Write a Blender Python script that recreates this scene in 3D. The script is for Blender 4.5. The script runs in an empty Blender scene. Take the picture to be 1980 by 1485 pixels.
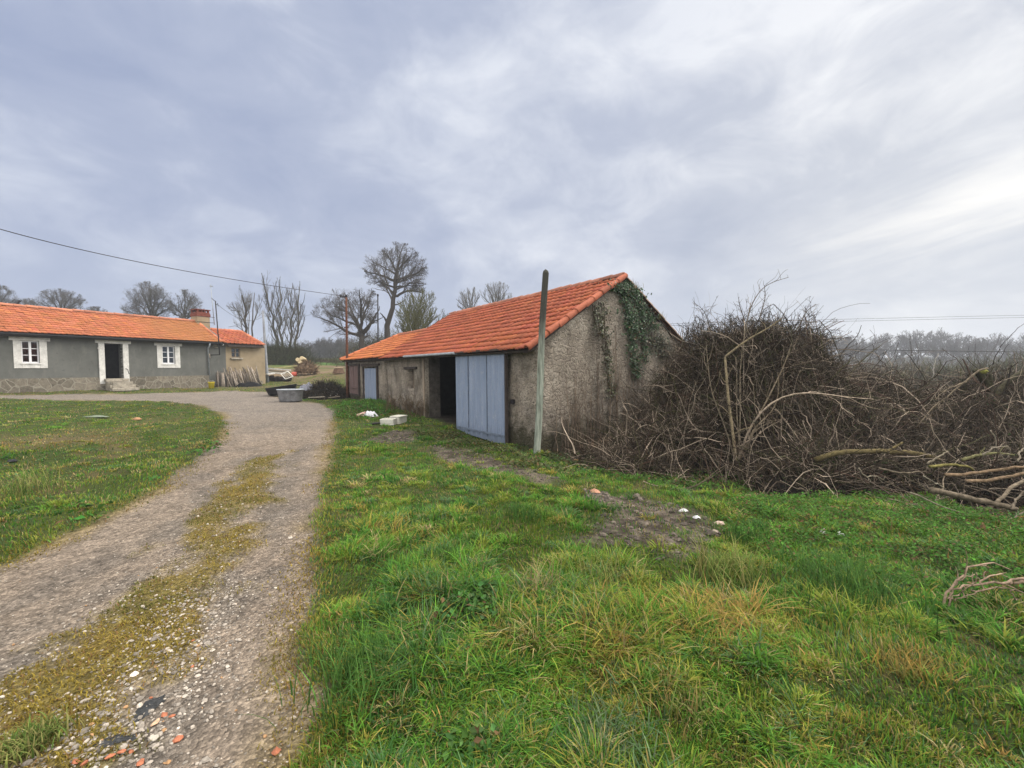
import bpy, math
import numpy as np
from mathutils import Matrix, Vector
rng = np.random.default_rng(11)
scene = bpy.context.scene
COL = scene.collection
PI = math.pi

# ------------------------------------------------------------------ camera model (survey of the photograph)
FPX, CX, CY = 820.0, 990.0, 742.5
_p = math.atan((742.5 - 712) / FPX); _a = .008
_r0 = np.array([1., 0, 0]); _u0 = np.array([0, math.sin(_p), math.cos(_p)])
FW = np.array([0, math.cos(_p), -math.sin(_p)])
RT = _r0 * math.cos(_a) - _u0 * math.sin(_a)
UP = _u0 * math.cos(_a) + _r0 * math.sin(_a)
CAM = np.array([0, 0, 1.6])

def ray(x, y):
    x = np.asarray(x, float)[..., None]; y = np.asarray(y, float)[..., None]
    return (x - CX) / FPX * RT - (y - CY) / FPX * UP + FW

def at(x, y, t):
    return CAM + ray(x, y) * t

class Frame:
    """a vertical wall plane: u along it, v into the building"""
    def __init__(self, o, u, flip=False):
        self.o = np.array([o[0], o[1], 0.])
        self.u = np.array([u[0], u[1], 0.]); self.u /= np.linalg.norm(self.u)
        self.v = np.array([self.u[1], -self.u[0], 0.]) * (-1 if flip else 1)
    def px(self, x, y, g=0.):
        d = ray(x, y); t = ((self.o - CAM) @ self.v + g) / (d @ self.v); P = CAM + t * d
        return float((P - self.o) @ self.u), float(P[2])
    def w(self, s, g, z):
        s = np.asarray(s, float)[..., None]; g = np.asarray(g, float)[..., None]; z = np.asarray(z, float)[..., None]
        return self.o + self.u * s + self.v * g + np.array([0, 0, 1.]) * z

# ------------------------------------------------------------------ noise
def _hash(ix, iy, seed):
    h = (ix.astype(np.int64) * 374761393 + iy.astype(np.int64) * 668265263 + seed * 974634777) & 0xffffffff
    h = ((h ^ (h >> 13)) * 1274126177) & 0xffffffff
    return ((h ^ (h >> 16)) & 0xffff) / 65535.0

def vnoise(x, y, seed=0):
    ix = np.floor(x); iy = np.floor(y); fx = x - ix; fy = y - iy
    fx = fx * fx * (3 - 2 * fx); fy = fy * fy * (3 - 2 * fy)
    a = _hash(ix, iy, seed); b = _hash(ix + 1, iy, seed); c = _hash(ix, iy + 1, seed); d = _hash(ix + 1, iy + 1, seed)
    return (a * (1 - fx) + b * fx) * (1 - fy) + (c * (1 - fx) + d * fx) * fy

def fbm(x, y, scale=1., oct=4, seed=0):
    x = np.asarray(x, float) / scale; y = np.asarray(y, float) / scale
    s = 0; a = .5; t = 0
    for k in range(oct):
        s = s + a * vnoise(x, y, seed + k * 17); t += a; a *= .5; x = x * 2.03 + 3.1; y = y * 2.03 + 1.7
    return s / t

def sstep(a, b, x):
    t = np.clip((x - a) / (b - a), 0, 1); return t * t * (3 - 2 * t)

def mix(a, b, t):
    a = np.asarray(a, float); b = np.asarray(b, float); t = np.asarray(t)[..., None]
    return a * (1 - t) + b * t

def nrm(v):
    return v / np.maximum(np.linalg.norm(v, axis=-1, keepdims=True), 1e-9)

def sdpoly(px, py, poly):
    """signed distance to a polygon, positive inside"""
    poly = np.asarray(poly, float); d = np.full(px.shape, 1e9); ins = np.zeros(px.shape, bool)
    n = len(poly)
    for i in range(n):
        ax, ay = poly[i]; bx, by = poly[(i + 1) % n]
        ex, ey = bx - ax, by - ay; L = ex * ex + ey * ey + 1e-12
        t = np.clip(((px - ax) * ex + (py - ay) * ey) / L, 0, 1)
        d = np.minimum(d, (px - ax - t * ex) ** 2 + (py - ay - t * ey) ** 2)
        cr = ((ay > py) != (by > py)) & (px < ex * (py - ay) / (ey if ey != 0 else 1e-12) + ax)
        ins ^= cr
    return np.sqrt(d) * np.where(ins, 1, -1)

# ------------------------------------------------------------------ mesh building
class MB:
    def __init__(self):
        self.V = []; self.F = []; self.Cc = []; self.n = 0; self.hascol = False
    def add(self, v, f, col=None):
        v = np.asarray(v, float).reshape(-1, 3); self.V.append(v)
        if isinstance(f, np.ndarray): self.F.append(f.astype(np.int64) + self.n)
        else:
            by = {}
            for q in f: by.setdefault(len(q), []).append(q)
            for k in by: self.F.append(np.array(by[k], np.int64) + self.n)
        if col is None: c = np.ones((len(v), 3)) * .5
        else:
            self.hascol = True; c = np.broadcast_to(np.asarray(col, float), (len(v), 3))
        self.Cc.append(c); self.n += len(v)
        return self
    def build(self, name, mat, parent=None, smooth=False, bevel=0, origin=None):
        V = np.concatenate(self.V) if self.V else np.zeros((0, 3))
        if origin is not None: V = V - np.asarray(origin)
        me = bpy.data.meshes.new(name)
        me.vertices.add(len(V)); me.vertices.foreach_set('co', V.astype(np.float32).ravel())
        nl = sum(f.size for f in self.F); nf = sum(len(f) for f in self.F)
        me.loops.add(nl); me.polygons.add(nf)
        me.loops.foreach_set('vertex_index', np.concatenate([f.ravel() for f in self.F]).astype(np.int32))
        cnt = np.concatenate([np.full(len(f), f.shape[1]) for f in self.F])
        st = np.concatenate([[0], np.cumsum(cnt)[:-1]])
        me.polygons.foreach_set('loop_start', st.astype(np.int32))
        me.polygons.foreach_set('use_smooth', np.full(nf, smooth))
        if self.hascol:
            at_ = me.attributes.new('col', 'FLOAT_COLOR', 'POINT')
            cc = np.concatenate(self.Cc); cc = np.concatenate([cc, np.ones((len(cc), 1))], 1)
            at_.data.foreach_set('color', cc.astype(np.float32).ravel())
        me.update(calc_edges=True); me.validate()
        if mat: me.materials.append(mat)
        o = bpy.data.objects.new(name, me); COL.objects.link(o)
        if origin is not None: o.location = Vector([float(q) for q in origin])
        if parent is not None: o.parent = parent
        if bevel:
            m = o.modifiers.new('bevel', 'BEVEL'); m.width = bevel; m.segments = 2; m.limit_method = 'ANGLE'
        return o
    # --- shapes
    def hexa(self, P, col=None):
        """8 corners: bottom 0-3 ring, top 4-7 ring"""
        return self.add(P, [(0, 3, 2, 1), (4, 5, 6, 7), (0, 1, 5, 4), (1, 2, 6, 5), (2, 3, 7, 6), (3, 0, 4, 7)], col)
    def boxf(self, F, s0, s1, g0, g1, z0, z1, col=None):
        P = [F.w(s, g, z) for z in (z0, z1) for s, g in ((s0, g0), (s1, g0), (s1, g1), (s0, g1))]
        return self.hexa(np.array(P), col)
    def box(self, c, size, R=None, col=None):
        h = np.array(size) / 2; P = np.array([[x, y, z] for z in (-1, 1) for x, y in ((-1, -1), (1, -1), (1, 1), (-1, 1))]) * h
        if R is not None: P = P @ np.asarray(R).T
        return self.hexa(P + np.asarray(c), col)
    def tubes(self, P, R, sides=5, col=None, cap=False, wob=0.):
        """P (N,K,3) polylines, R (N,K) radii"""
        P = np.asarray(P, float); N, K, _ = P.shape; R = np.broadcast_to(np.asarray(R, float), (N, K))
        T = np.gradient(P, axis=1); T = nrm(T)
        D = nrm(P[:, -1] - P[:, 0] + 1e-6)
        ref = np.where(np.abs(D[:, 2:3]) > .8, np.array([1., 0.2, 0]), np.array([0, 0.1, 1.]))
        A = nrm(np.cross(T, ref[:, None, :])); B = np.cross(T, A)
        th = np.arange(sides) * 2 * PI / sides
        if wob: R = R * (1 + wob * (rng.random((N, K)) - .5))
        ring = P[:, :, None, :] + R[:, :, None, None] * (A[:, :, None, :] * np.cos(th)[None, None, :, None] + B[:, :, None, :] * np.sin(th)[None, None, :, None])
        idx = np.arange(N * K * sides).reshape(N, K, sides)
        q = np.stack([idx[:, :-1, :], np.roll(idx, -1, 2)[:, :-1, :], np.roll(idx, -1, 2)[:, 1:, :], idx[:, 1:, :]], -1).reshape(-1, 4)
        if col is not None:
            col = np.asarray(col, float)
            if col.ndim == 2: col = np.repeat(col[:, None, :], K * sides, 1).reshape(-1, 3)
        base = self.n
        self.add(ring.reshape(-1, 3), q, col)
        if cap:
            self.F.append(idx[:, 0, ::-1] + base); self.F.append(idx[:, -1, :] + base)
        return self
    def tube(self, pts, r, sides=8, col=None, cap=True):
        pts = np.asarray(pts, float); return self.tubes(pts[None], np.broadcast_to(np.asarray(r, float), (len(pts),))[None], sides, None if col is None else np.asarray(col)[None], cap)
    def lathe(self, prof, o, n=20, col=None, R=None, sx=1.):
        prof = np.asarray(prof, float); th = np.arange(n) * 2 * PI / n
        P = np.stack([prof[:, None, 0] * np.cos(th) * sx, prof[:, None, 0] * np.sin(th), np.repeat(prof[:, 1:2], n, 1)], -1)
        if R is not None: P = P @ np.asarray(R).T
        P = P + np.asarray(o); K = len(prof); idx = np.arange(K * n).reshape(K, n)
        q = np.stack([idx[:-1], np.roll(idx, -1, 1)[:-1], np.roll(idx, -1, 1)[1:], idx[1:]], -1).reshape(-1, 4)
        return self.add(P.reshape(-1, 3), q, col)
    def grid(self, P, col=None, flip=False):
        P = np.asarray(P, float); a, b = P.shape[:2]; idx = np.arange(a * b).reshape(a, b)
        q = np.stack([idx[:-1, :-1], idx[1:, :-1], idx[1:, 1:], idx[:-1, 1:]], -1).reshape(-1, 4)
        if flip: q = q[:, ::-1]
        return self.add(P.reshape(-1, 3), q, None if col is None else (col.reshape(-1, 3) if np.ndim(col) == 3 else col))
    def cards(self, P, U, W, col=None):
        """leaf faces: centre P, half axes U and W; a bent diamond-ish leaf of two quads"""
        N = len(P); nn = np.cross(U, W); nn = nrm(nn) * np.linalg.norm(W, axis=1, keepdims=True) * .35
        v = np.stack([P - U, P + W + nn - U * .1, P + U, P - W + nn - U * .1], 1)
        idx = np.arange(N * 4).reshape(N, 4)
        f = np.concatenate([idx[:, [0, 1, 2]], idx[:, [0, 2, 3]]])
        return self.add(v.reshape(-1, 3), f, None if col is None else np.repeat(np.asarray(col), 4, 0))

def rotz(a):
    c, s = math.cos(a), math.sin(a); return np.array([[c, -s, 0], [s, c, 0], [0, 0, 1.]])
def rotx(a):
    c, s = math.cos(a), math.sin(a); return np.array([[1., 0, 0], [0, c, -s], [0, s, c]])
def roty(a):
    c, s = math.cos(a), math.sin(a); return np.array([[c, 0, s], [0, 1., 0], [-s, 0, c]])

def tag(o, label=None, cat=None, group=None, kind=None):
    if label: o['label'] = label
    if cat: o['category'] = cat
    if group: o['group'] = group
    if kind: o['kind'] = kind
    return o

def empty(name, loc, label, cat, group=None):
    o = bpy.data.objects.new(name, None); COL.objects.link(o)
    o.location = Vector([float(q) for q in loc]); o.empty_display_size = .2
    return tag(o, label, cat, group)

def part(mb, name, mat, th, smooth=False, bevel=0):
    """build a mesh given in world coordinates as a child of an Empty that carries a location"""
    o = mb.build(name, mat, None, smooth, bevel)
    off = Vector((0, 0, 0)); p = th
    while p is not None: off += p.location; p = p.parent
    o.data.transform(Matrix.Translation(-off)); o.parent = th
    return o

# ------------------------------------------------------------------ node materials
class NT:
    def __init__(self, name):
        self.m = bpy.data.materials.new(name); self.m.use_nodes = True; self.t = self.m.node_tree; self.t.nodes.clear()
        self.out = self.t.nodes.new('ShaderNodeOutputMaterial')
    def n(self, typ, ins=None, out=0, **kw):
        nd = self.t.nodes.new('ShaderNode' + typ)
        for k, v in kw.items(): setattr(nd, k, v)
        for k, v in (ins or {}).items():
            s = nd.inputs[k]
            if isinstance(v, bpy.types.NodeSocket): self.t.links.new(v, s)
            elif isinstance(v, (tuple, list)) and len(v) == 3 and s.type == 'RGBA': s.default_value = (*v, 1)
            else: s.default_value = v
        return nd.outputs[out]
    def pos(self): return self.n('TexCoord', out=3)
    def noise(self, scale, detail=4, rough=.55, vec=None, dist=0., out=0):
        return self.n('TexNoise', {'Vector': vec or self.pos(), 'Scale': scale, 'Detail': detail, 'Roughness': rough, 'Distortion': dist}, out=out)
    def vor(self, scale, vec=None, feature='F1', out=0, rand=1.):
        return self.n('TexVoronoi', {'Vector': vec or self.pos(), 'Scale': scale, 'Randomness': rand}, out=out, feature=feature)
    def ramp(self, fac, stops, interp='LINEAR'):
        nd = self.t.nodes.new('ShaderNodeValToRGB'); self.t.links.new(fac, nd.inputs[0]); e = nd.color_ramp.elements
        nd.color_ramp.interpolation = interp
        while len(e) < len(stops): e.new(.5)
        for q, (p, c) in zip(e, stops):
            q.position = p; q.color = (*c, 1) if isinstance(c, tuple) else (c, c, c, 1)
        return nd.outputs[0]
    def mixc(self, fac, a, b, mode='MIX'):
        nd = self.t.nodes.new('ShaderNodeMix'); nd.data_type = 'RGBA'; nd.blend_type = mode
        for s, v in ((nd.inputs[0], fac), (nd.inputs[6], a), (nd.inputs[7], b)):
            if isinstance(v, bpy.types.NodeSocket): self.t.links.new(v, s)
            elif isinstance(v, (tuple, list)): s.default_value = (*v, 1)
            else: s.default_value = v
        return nd.outputs[2]
    def math(self, op, a, b=0., clamp=False):
        return self.n('Math', {0: a, 1: b}, operation=op, use_clamp=clamp)
    def sepz(self, vec=None): return self.n('SeparateXYZ', {0: vec or self.pos()}, out=2)
    def scaled(self, s, vec=None): return self.n('Mapping', {'Vector': vec or self.pos(), 'Scale': s})
    def attr(self, name='col'): return self.n('Attribute', attribute_name=name)
    def bump(self, h, strength=.5, dist=.02, nrm_=None):
        d = {'Height': h, 'Strength': strength, 'Distance': dist}
        if nrm_: d['Normal'] = nrm_
        return self.n('Bump', d)
    def done(self, color, rough=.85, bump=None, metal=0., spec=.3, trans=0.):
        d = {'Base Color': color, 'Roughness': rough, 'Metallic': metal, 'Specular IOR Level': spec}
        if bump: d['Normal'] = bump
        s = self.n('BsdfPrincipled', d)
        if trans:
            dd = {'Color': color}
            s2 = self.n('BsdfTranslucent', dd); s = self.n('MixShader', {0: trans, 1: s, 2: s2})
        self.t.links.new(s, self.out.inputs[0]); return self.m

def vary(name, base, scale=3., amt=.35, fine=40., rough=.85, bs=.3, bd=.01, metal=0., spec=.3, stretch=None):
    """plain colour broken up by noise at two scales"""
    t = NT(name); v = t.scaled(stretch) if stretch else t.pos()
    a = t.noise(scale, 5, .6, v); b = t.noise(fine, 4, .6, v)
    c = t.mixc(1., base, t.ramp(a, [(.3, 1 - amt), (.7, 1 + amt)]), 'MULTIPLY')
    c = t.mixc(1., c, t.ramp(b, [(.3, 1 - amt * .6), (.7, 1 + amt * .6)]), 'MULTIPLY')
    return t.done(c, rough, t.bump(b, bs, bd), metal, spec)

def vcol(name, fine=30., amt=.25, rough=.85, trans=0., bs=.0, spec=.25):
    t = NT(name); c = t.attr()
    if amt:
        b = t.noise(fine, 3, .6); c = t.mixc(1., c, t.ramp(b, [(.3, 1 - amt), (.7, 1 + amt)]), 'MULTIPLY')
    bm = t.bump(t.noise(fine * 2, 3), bs, .01) if bs else None
    return t.done(c, rough, bm, 0, spec, trans)

# ------------------------------------------------------------------ the ground's shape
BARN = Frame(at(1037, 860, 9.2)[:2], (-.5956, .8033))
GAB = Frame(BARN.o[:2], BARN.v[:2]); GAB.v = BARN.u.copy()
HOUSE = Frame(at(0, 760, 19.3)[:2], (.443, .897), True)

_cp = []
def _g(x, y, t): p = at(x, y, t); _cp.append(p)
for q in [(1037, 870, 9.2), (977, 858, 10.0), (884, 829, 12.), (822, 806, 13.6), (735, 784, 17), (672, 771, 20.6),
          (0, 761, 19.2), (220, 757, 22.0), (402, 749, 27), (508, 742, 30.3), (600, 735, 33), (560, 777, 18.2), (450, 757, 23.2),
          (437, 815, 11.6), (300, 940, 5.6), (0, 1090, 3.5), (640, 870, 8.1), (640, 693, 92), (500, 700, 60), (620, 705, 52), (650, 722, 34)]: _g(*q)
_cp += [np.array(q) for q in [(0, 0, 0.), (-3, -3, 0.), (3, -3, 0), (0, 3, 0.), (2.5, 3, 0.), (-1.5, 5, .04), (3, 6.6, -.22), (4.6, 6.2, -.3), (6.5, 6.5, -.35),
        (8, 5, -.3), (5, 3.5, -.1), (5.5, 9, -.4), (9, 10, -.7), (13, 8, -.8), (15, 16, -1.2), (6, 16, -.8), (30, 30, -2.0), (60, 60, -2.2), (120, 140, 1.5), (90, 160, 2.2), (160, 120, 1.5),
        (0, 40, .6), (10, 60, 0.), (-10, 100, 4.2), (-60, 60, 3.), (-60, 20, 1.5), (-40, -30, .5), (30, -30, -1), (0, -60, 0),
        (-300, 300, 9), (0, 420, 7), (300, 300, 7), (420, 0, 4), (-420, 0, 6), (-300, -300, 4), (300, -300, 2), (0, -420, 3)]]
_cp = np.array(_cp)
def _rbf():
    n = len(_cp); D = np.linalg.norm(_cp[:, None, :2] - _cp[None, :, :2], axis=2)
    A = np.zeros((n + 3, n + 3)); A[:n, :n] = -np.sqrt(D * D + .6); A[:n, :n] -= np.eye(n) * .15
    A[:n, n] = 1; A[:n, n + 1:n + 3] = _cp[:, :2]; A[n:, :n] = A[:n, n:].T
    return np.linalg.solve(A, np.concatenate([_cp[:, 2], [0, 0, 0]]))
_w = _rbf()
def hbase(x, y):
    x = np.asarray(x, float); y = np.asarray(y, float); z = _w[-3] + _w[-2] * x + _w[-1] * y
    for (cx, cy, _), w in zip(_cp, _w): z = z - w * np.sqrt((x - cx) ** 2 + (y - cy) ** 2 + .6)
    return z

def gcast(x, y, hf=None):
    """where the sight line through a photo point meets the ground"""
    hf = hf or hbase
    d = ray(x, y); ts = np.geomspace(.8, 600, 260)
    P = CAM + d[..., None, :] * ts[:, None]
    below = P[..., 2] < hf(P[..., 0], P[..., 1])
    k = np.argmax(below, axis=-1); k = np.where(below.any(-1), np.maximum(k, 1), len(ts) - 1)
    lo = ts[k - 1]; hi = ts[k]
    for _ in range(25):
        m = (lo + hi) / 2; Q = CAM + d * m[..., None]; b = Q[..., 2] < hf(Q[..., 0], Q[..., 1])
        hi = np.where(b, m, hi); lo = np.where(b, lo, m)
    return CAM + d * hi[..., None]

def gpoly(pts):
    p = np.array(pts, float); return gcast(p[:, 0], p[:, 1])[:, :2]

TRACK = gpoly([(0, 1090), (80, 1052), (200, 990), (300, 942), (380, 885), (420, 848), (437, 817), (428, 798), (385, 783), (300, 776), (150, 773), (0, 772)])
TRACK = np.concatenate([[(-9, -3.5), (-5, 2.2)], TRACK, [(-24, 14), (-26, 16.5)], gpoly([(0, 765), (120, 762), (230, 762), (340, 760), (430, 756), (520, 757), (545, 768), (575, 776), (620, 779), (645, 800), (652, 832), (642, 872), (625, 950), (606, 1050), (596, 1150), (592, 1300), (596, 1400), (600, 1484)]), [(-.7, .5), (-.6, -3.5)]])
MOSS = gpoly([(548, 876), (505, 884), (440, 948), (385, 1015), (310, 1110), (215, 1180), (90, 1265), (0, 1310), (0, 1484), (120, 1484), (170, 1420), (220, 1330), (300, 1240), (395, 1150), (445, 1060), (480, 990), (520, 925)])
SOILS = [gpoly(q) for q in ([(1165, 968), (1230, 960), (1330, 985), (1385, 1015), (1350, 1060), (1310, 1082), (1220, 1052), (1120, 1045), (1180, 1000)],
         [(835, 862), (900, 868), (990, 898), (1085, 925), (1040, 932), (960, 915), (880, 900), (830, 880)],
         [(720, 845), (775, 836), (810, 840), (800, 852), (730, 856)], [(1130, 950), (1170, 950), (1190, 970), (1140, 965)])]
DITCH = gpoly([(985, 870), (1060, 880), (1140, 905), (1250, 930), (1330, 950), (1500, 962), (1700, 950), (1800, 960), (1980, 1015), (1980, 880), (1700, 850), (1400, 850), (1100, 862)])
BROWN = [gpoly(q) for q in ([(0, 842), (150, 832), (260, 842), (180, 862), (0, 872)], [(60, 905), (200, 880), (330, 862), (270, 855), (215, 878), (110, 900)], [(215, 832), (330, 810), (330, 818), (240, 840)])]
MOUND = gcast(np.array(708.), np.array(790.))

def masks(x, y):
    wx = x + (fbm(x, y, .5, 4, 5) - .5) * .28; wy = y + (fbm(x, y, .5, 4, 9) - .5) * .28
    far = np.clip(np.hypot(x, y) / 10, .25, 1.6)
    sd = sdpoly(wx, wy, TRACK)
    tr = sstep(-.10, .12, sd)
    ms = sstep(-.22, .18, sdpoly(x + (fbm(x, y, .5, 4, 3) - .5) * .7, y + (fbm(x, y, .5, 4, 4) - .5) * .7, MOSS) + (fbm(x, y, .22, 3, 8) - .45) * .55)
    so = np.zeros_like(tr)
    for s in SOILS: so = np.maximum(so, sstep(-.15, .15, sdpoly(wx, wy, s) + (fbm(x, y, .3, 3, 2) - .5) * .35))
    di = sstep(-.2, .35, sdpoly(wx, wy, DITCH))
    br = np.zeros_like(tr)
    for s in BROWN: br = np.maximum(br, .95 * sstep(-.4, .6, sdpoly(x + (fbm(x, y, .9, 3, 15) - .5) * 1.4, y + (fbm(x, y, .9, 3, 19) - .5) * 1.4, s)))
    return tr, ms, so, di, br, sd

def hground(x, y, m=None):
    x = np.asarray(x, float); y = np.asarray(y, float)
    z = hbase(x, y); r = np.hypot(x, y)
    tr, ms, so, di, br, sd = m if m is not None else masks(x, y)
    b = (fbm(x, y, 1.3, 4, 21) - .5) * .16 + (fbm(x, y, .33, 3, 25) - .5) * .11
    soft = (1 - tr) * (1 - so * .6) * np.clip(1.6 - r / 60, 0, 1)
    z = z + b * soft + (fbm(x, y, .25, 3, 31) - .5) * .02 * tr * np.exp(-r / 20)
    z = z - .03 * tr * np.exp(-r / 25) + .03 * ms * tr * np.exp(-r / 20)
    z = z - .14 * di * np.exp(-((r - 8) / 5) ** 2)
    z = z + .28 * np.exp(-(((x - MOUND[0]) / 1.1) ** 2 + ((y - MOUND[1]) / 1.6) ** 2))
    z = z + (fbm(x, y, 25, 3, 41) - .5) * np.clip((r - 60) / 120, 0, 1) * 2.
    return z
def G(x, y, dz=0.):
    """photo point -> ground point"""
    p = gcast(np.array(float(x)), np.array(float(y)), hground); p = p.copy(); p[2] += dz; return p
def onground(P, dz=0.):
    P = np.array(P, float); P[..., 2] = hground(P[..., 0], P[..., 1]) + dz; return P
# ------------------------------------------------------------------ ground sheet
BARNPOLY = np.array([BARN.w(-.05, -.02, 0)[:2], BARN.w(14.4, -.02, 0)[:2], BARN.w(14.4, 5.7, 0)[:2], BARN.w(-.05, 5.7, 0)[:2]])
def ground():
    th = np.concatenate([np.radians(np.arange(-66, 74, .33)), np.radians(np.arange(74, 294, 4.))])   # measured from +Y, clockwise
    rr = np.concatenate([np.geomspace(.5, 40, 330), np.geomspace(40, 600, 75)[1:]])
    T, R = np.meshgrid(th, rr, indexing='ij'); X = R * np.sin(T); Y = R * np.cos(T)
    m = masks(X, Y); Z = hground(X, Y, m); tr, ms, so, di, br, sd = m
    n1 = fbm(X, Y, 1.6, 5, 51); n2 = fbm(X, Y, .3, 4, 52); n3 = fbm(X, Y, 9, 4, 53)
    gr = mix([.028, .040, .012], [.05, .066, .018], n1)
    gr = mix(gr, [.075, .058, .028], sstep(.5, .75, n2) * .7)
    gr = mix(gr, [.11, .085, .045], br * .7)
    gr = mix(gr, [.045, .034, .024], di)
    soil = mix([.04, .032, .025], [.115, .095, .075], sstep(.32, .68, fbm(X, Y, .16, 4, 55)))
    gr = mix(gr, soil, so)
    rut = mix([.192, .153, .117], [.262, .215, .170], n1); rut = mix(rut, [.145, .124, .104], sstep(.52, .75, fbm(X, Y, .5, 5, 56)) * .7)
    rut = mix(rut, [.20, .185, .168], sstep(9, 16, np.hypot(X, Y)) * .5)
    mo = mix([.19, .135, .03], [.115, .10, .028], n2)
    rut = mix(rut, [.13, .115, .098], sstep(.5, .1, np.abs(sdpoly(X, Y, MOSS) + .12)) * .6 * sstep(.35, .6, fbm(X, Y, .35, 3, 59)))
    rut = mix(rut, mo, ms * .92)
    rut = mix(rut, [.20, .15, .06], sstep(.35, .0, sd) * sstep(.4, .6, n1) * .8 * (sd > -.3))
    c = mix(gr, rut, tr)
    # fields and far slopes
    Rr = np.hypot(X, Y); far = sstep(22, 45, Rr)
    fld = mix([.05, .10, .022], [.075, .135, .03], n3)
    dirt = mix([.155, .112, .07], [.09, .10, .032], sstep(.50, .66, fbm(X, Y, 3.0, 4, 57)))
    # a bare strip before the green field behind the yard
    fl = mix(dirt, fld, sstep(52, 58, Rr + (n1 - .5) * 8))
    fl = mix(fl, [.032, .045, .026], sstep(.15, .3, np.arctan2(X, Y)) * .95)
    c = mix(c, fl, far * (1 - tr))
    c = mix(c, [.03, .026, .022], sstep(.0, .3, sdpoly(X, Y, BARNPOLY)))  # barn floor coloured near black to imitate the shade indoors
    idx = np.arange(T.size).reshape(T.shape); nx = np.roll(idx, -1, 0)
    q = np.stack([idx[:, :-1], idx[:, 1:], nx[:, 1:], nx[:, :-1]], -1).reshape(-1, 4)
    tf = tr.ravel()[q].mean(1) > .5
    V = np.stack([X, Y, Z], -1).reshape(-1, 3); cc = c.reshape(-1, 3)
    ci = len(V)
    for nm, sel, mt, lab, cat in (('ground', ~tf, M_SOIL, None, None), ('gravel_track', tf, M_TRACK, None, None)):
        qq = q[sel]; us, inv = np.unique(qq, return_inverse=True); mb = MB(); mb.add(V[us], inv.reshape(-1, 4), cc[us])
        if nm == 'gravel_track':   # close the little hole below the camera
            ring = idx[:, 0]; mb.add(np.concatenate([V[ring], [[0, 0, float(hbase(0., 0.))]]]), np.stack([np.arange(len(ring)), np.roll(np.arange(len(ring)), -1), np.full(len(ring), len(ring))], -1), np.concatenate([cc[ring], cc[ring][:1]]))
        tag(mb.build(nm, mt, None, True), kind='structure')
def m_soil():
    t = NT('turf_and_soil'); c = t.attr()
    b = t.noise(14, 6, .7); c = t.mixc(1., c, t.ramp(b, [(.3, .6), (.7, 1.4)]), 'MULTIPLY')
    f = t.noise(70, 4, .7); c = t.mixc(1., c, t.ramp(f, [(.3, .7), (.7, 1.3)]), 'MULTIPLY')
    return t.done(c, .95, t.bump(t.math('ADD', b, t.math('MULTIPLY', f, .4)), .8, .04), spec=.1)
def m_track():
    t = NT('packed_gravel'); c = t.attr()
    v = t.vor(60, out=1); v2 = t.vor(26, out=1); e = t.vor(60, None, 'F1')
    g = t.n('RGBToBW', {0: v}); g2 = t.n('RGBToBW', {0: v2})
    c = t.mixc(1., c, t.ramp(g, [(.15, .62), (.55, .98), (.85, 1.45)]), 'MULTIPLY')
    c = t.mixc(1., c, t.ramp(g2, [(.2, .8), (.8, 1.2)]), 'MULTIPLY')
    c = t.mixc(1., c, t.ramp(t.noise(6, 6, .7), [(.3, .75), (.7, 1.22)]), 'MULTIPLY')
    h = t.math('ADD', t.math('MULTIPLY', e, -1.), t.math('MULTIPLY', t.noise(25, 5, .7), 1.2))
    return t.done(c, .92, t.bump(h, .9, .03), spec=.15)
M_SOIL = m_soil(); M_TRACK = m_track()
ground()
# ------------------------------------------------------------------ building materials
def m_barn():
    t = NT('lime_rubble'); P = t.pos()
    pl = t.ramp(t.noise(2.2, 6, .65), [(.3, (.22, .185, .15)), (.5, (.34, .295, .24)), (.72, (.48, .43, .36))])
    v = t.vor(7.5, t.n('Mapping', {'Vector': t.mixc(.12, P, t.noise(5, 3, out=1)), 'Scale': (1, 1, 1.35)}), 'DISTANCE_TO_EDGE')
    vc = t.vor(7.5, t.n('Mapping', {'Vector': t.mixc(.12, P, t.noise(5, 3, out=1)), 'Scale': (1, 1, 1.35)}), out=1)
    vc = t.n('RGBToBW', {0: vc})
    st = t.mixc(1., t.mixc(.35, (.27, .235, .2), vc, 'OVERLAY'), t.ramp(t.noise(30, 4, .6), [(.3, .65), (.7, 1.25)]), 'MULTIPLY')
    st = t.mixc(t.ramp(v, [(.0, 1.), (.06, 0.)]), st, (.40, .36, .30))
    mk = t.math('ADD', t.noise(1.3, 5, .65), t.math('MULTIPLY', t.sepz(), -.10))
    c = t.mixc(t.ramp(mk, [(.36, 0.), (.48, 1.)]), pl, st)
    c = t.mixc(t.ramp(t.noise(19, 6, .72), [(.52, 0.), (.62, .7)]), c, (.10, .088, .073))
    c = t.mixc(t.ramp(t.noise(30, 5, .7), [(.54, 0.), (.66, .7)]), c, (.065, .056, .046))
    # streaks of black mould and mossy feet
    k = t.noise(1.6, 5, .6, t.n('Mapping', {'Vector': P, 'Scale': (1.5, 1.5, .75)}))
    c = t.mixc(t.ramp(k, [(.46, 0.), (.64, .72)]), c, (.10, .086, .068))
    mz = t.math('ADD', t.sepz(), t.math('MULTIPLY', t.noise(3.5, 5, .7), -1.6))
    c = t.mixc(t.ramp(mz, [(.0, 0.), (.12, .0), (.45, 0.)]), c, (.05, .05, .03))
    c = t.mixc(t.ramp(t.math('MULTIPLY', mz, -1.), [(.18, 0.), (.62, .92)]), c, (.045, .042, .024))
    h = t.math('ADD', t.math('MULTIPLY', t.noise(9, 7, .75), 1.), t.math('MULTIPLY', t.ramp(v, [(0., 0.), (.12, 1.)]), .3))
    return t.done(c, .95, t.bump(h, .9, .06), spec=.1)
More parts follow.
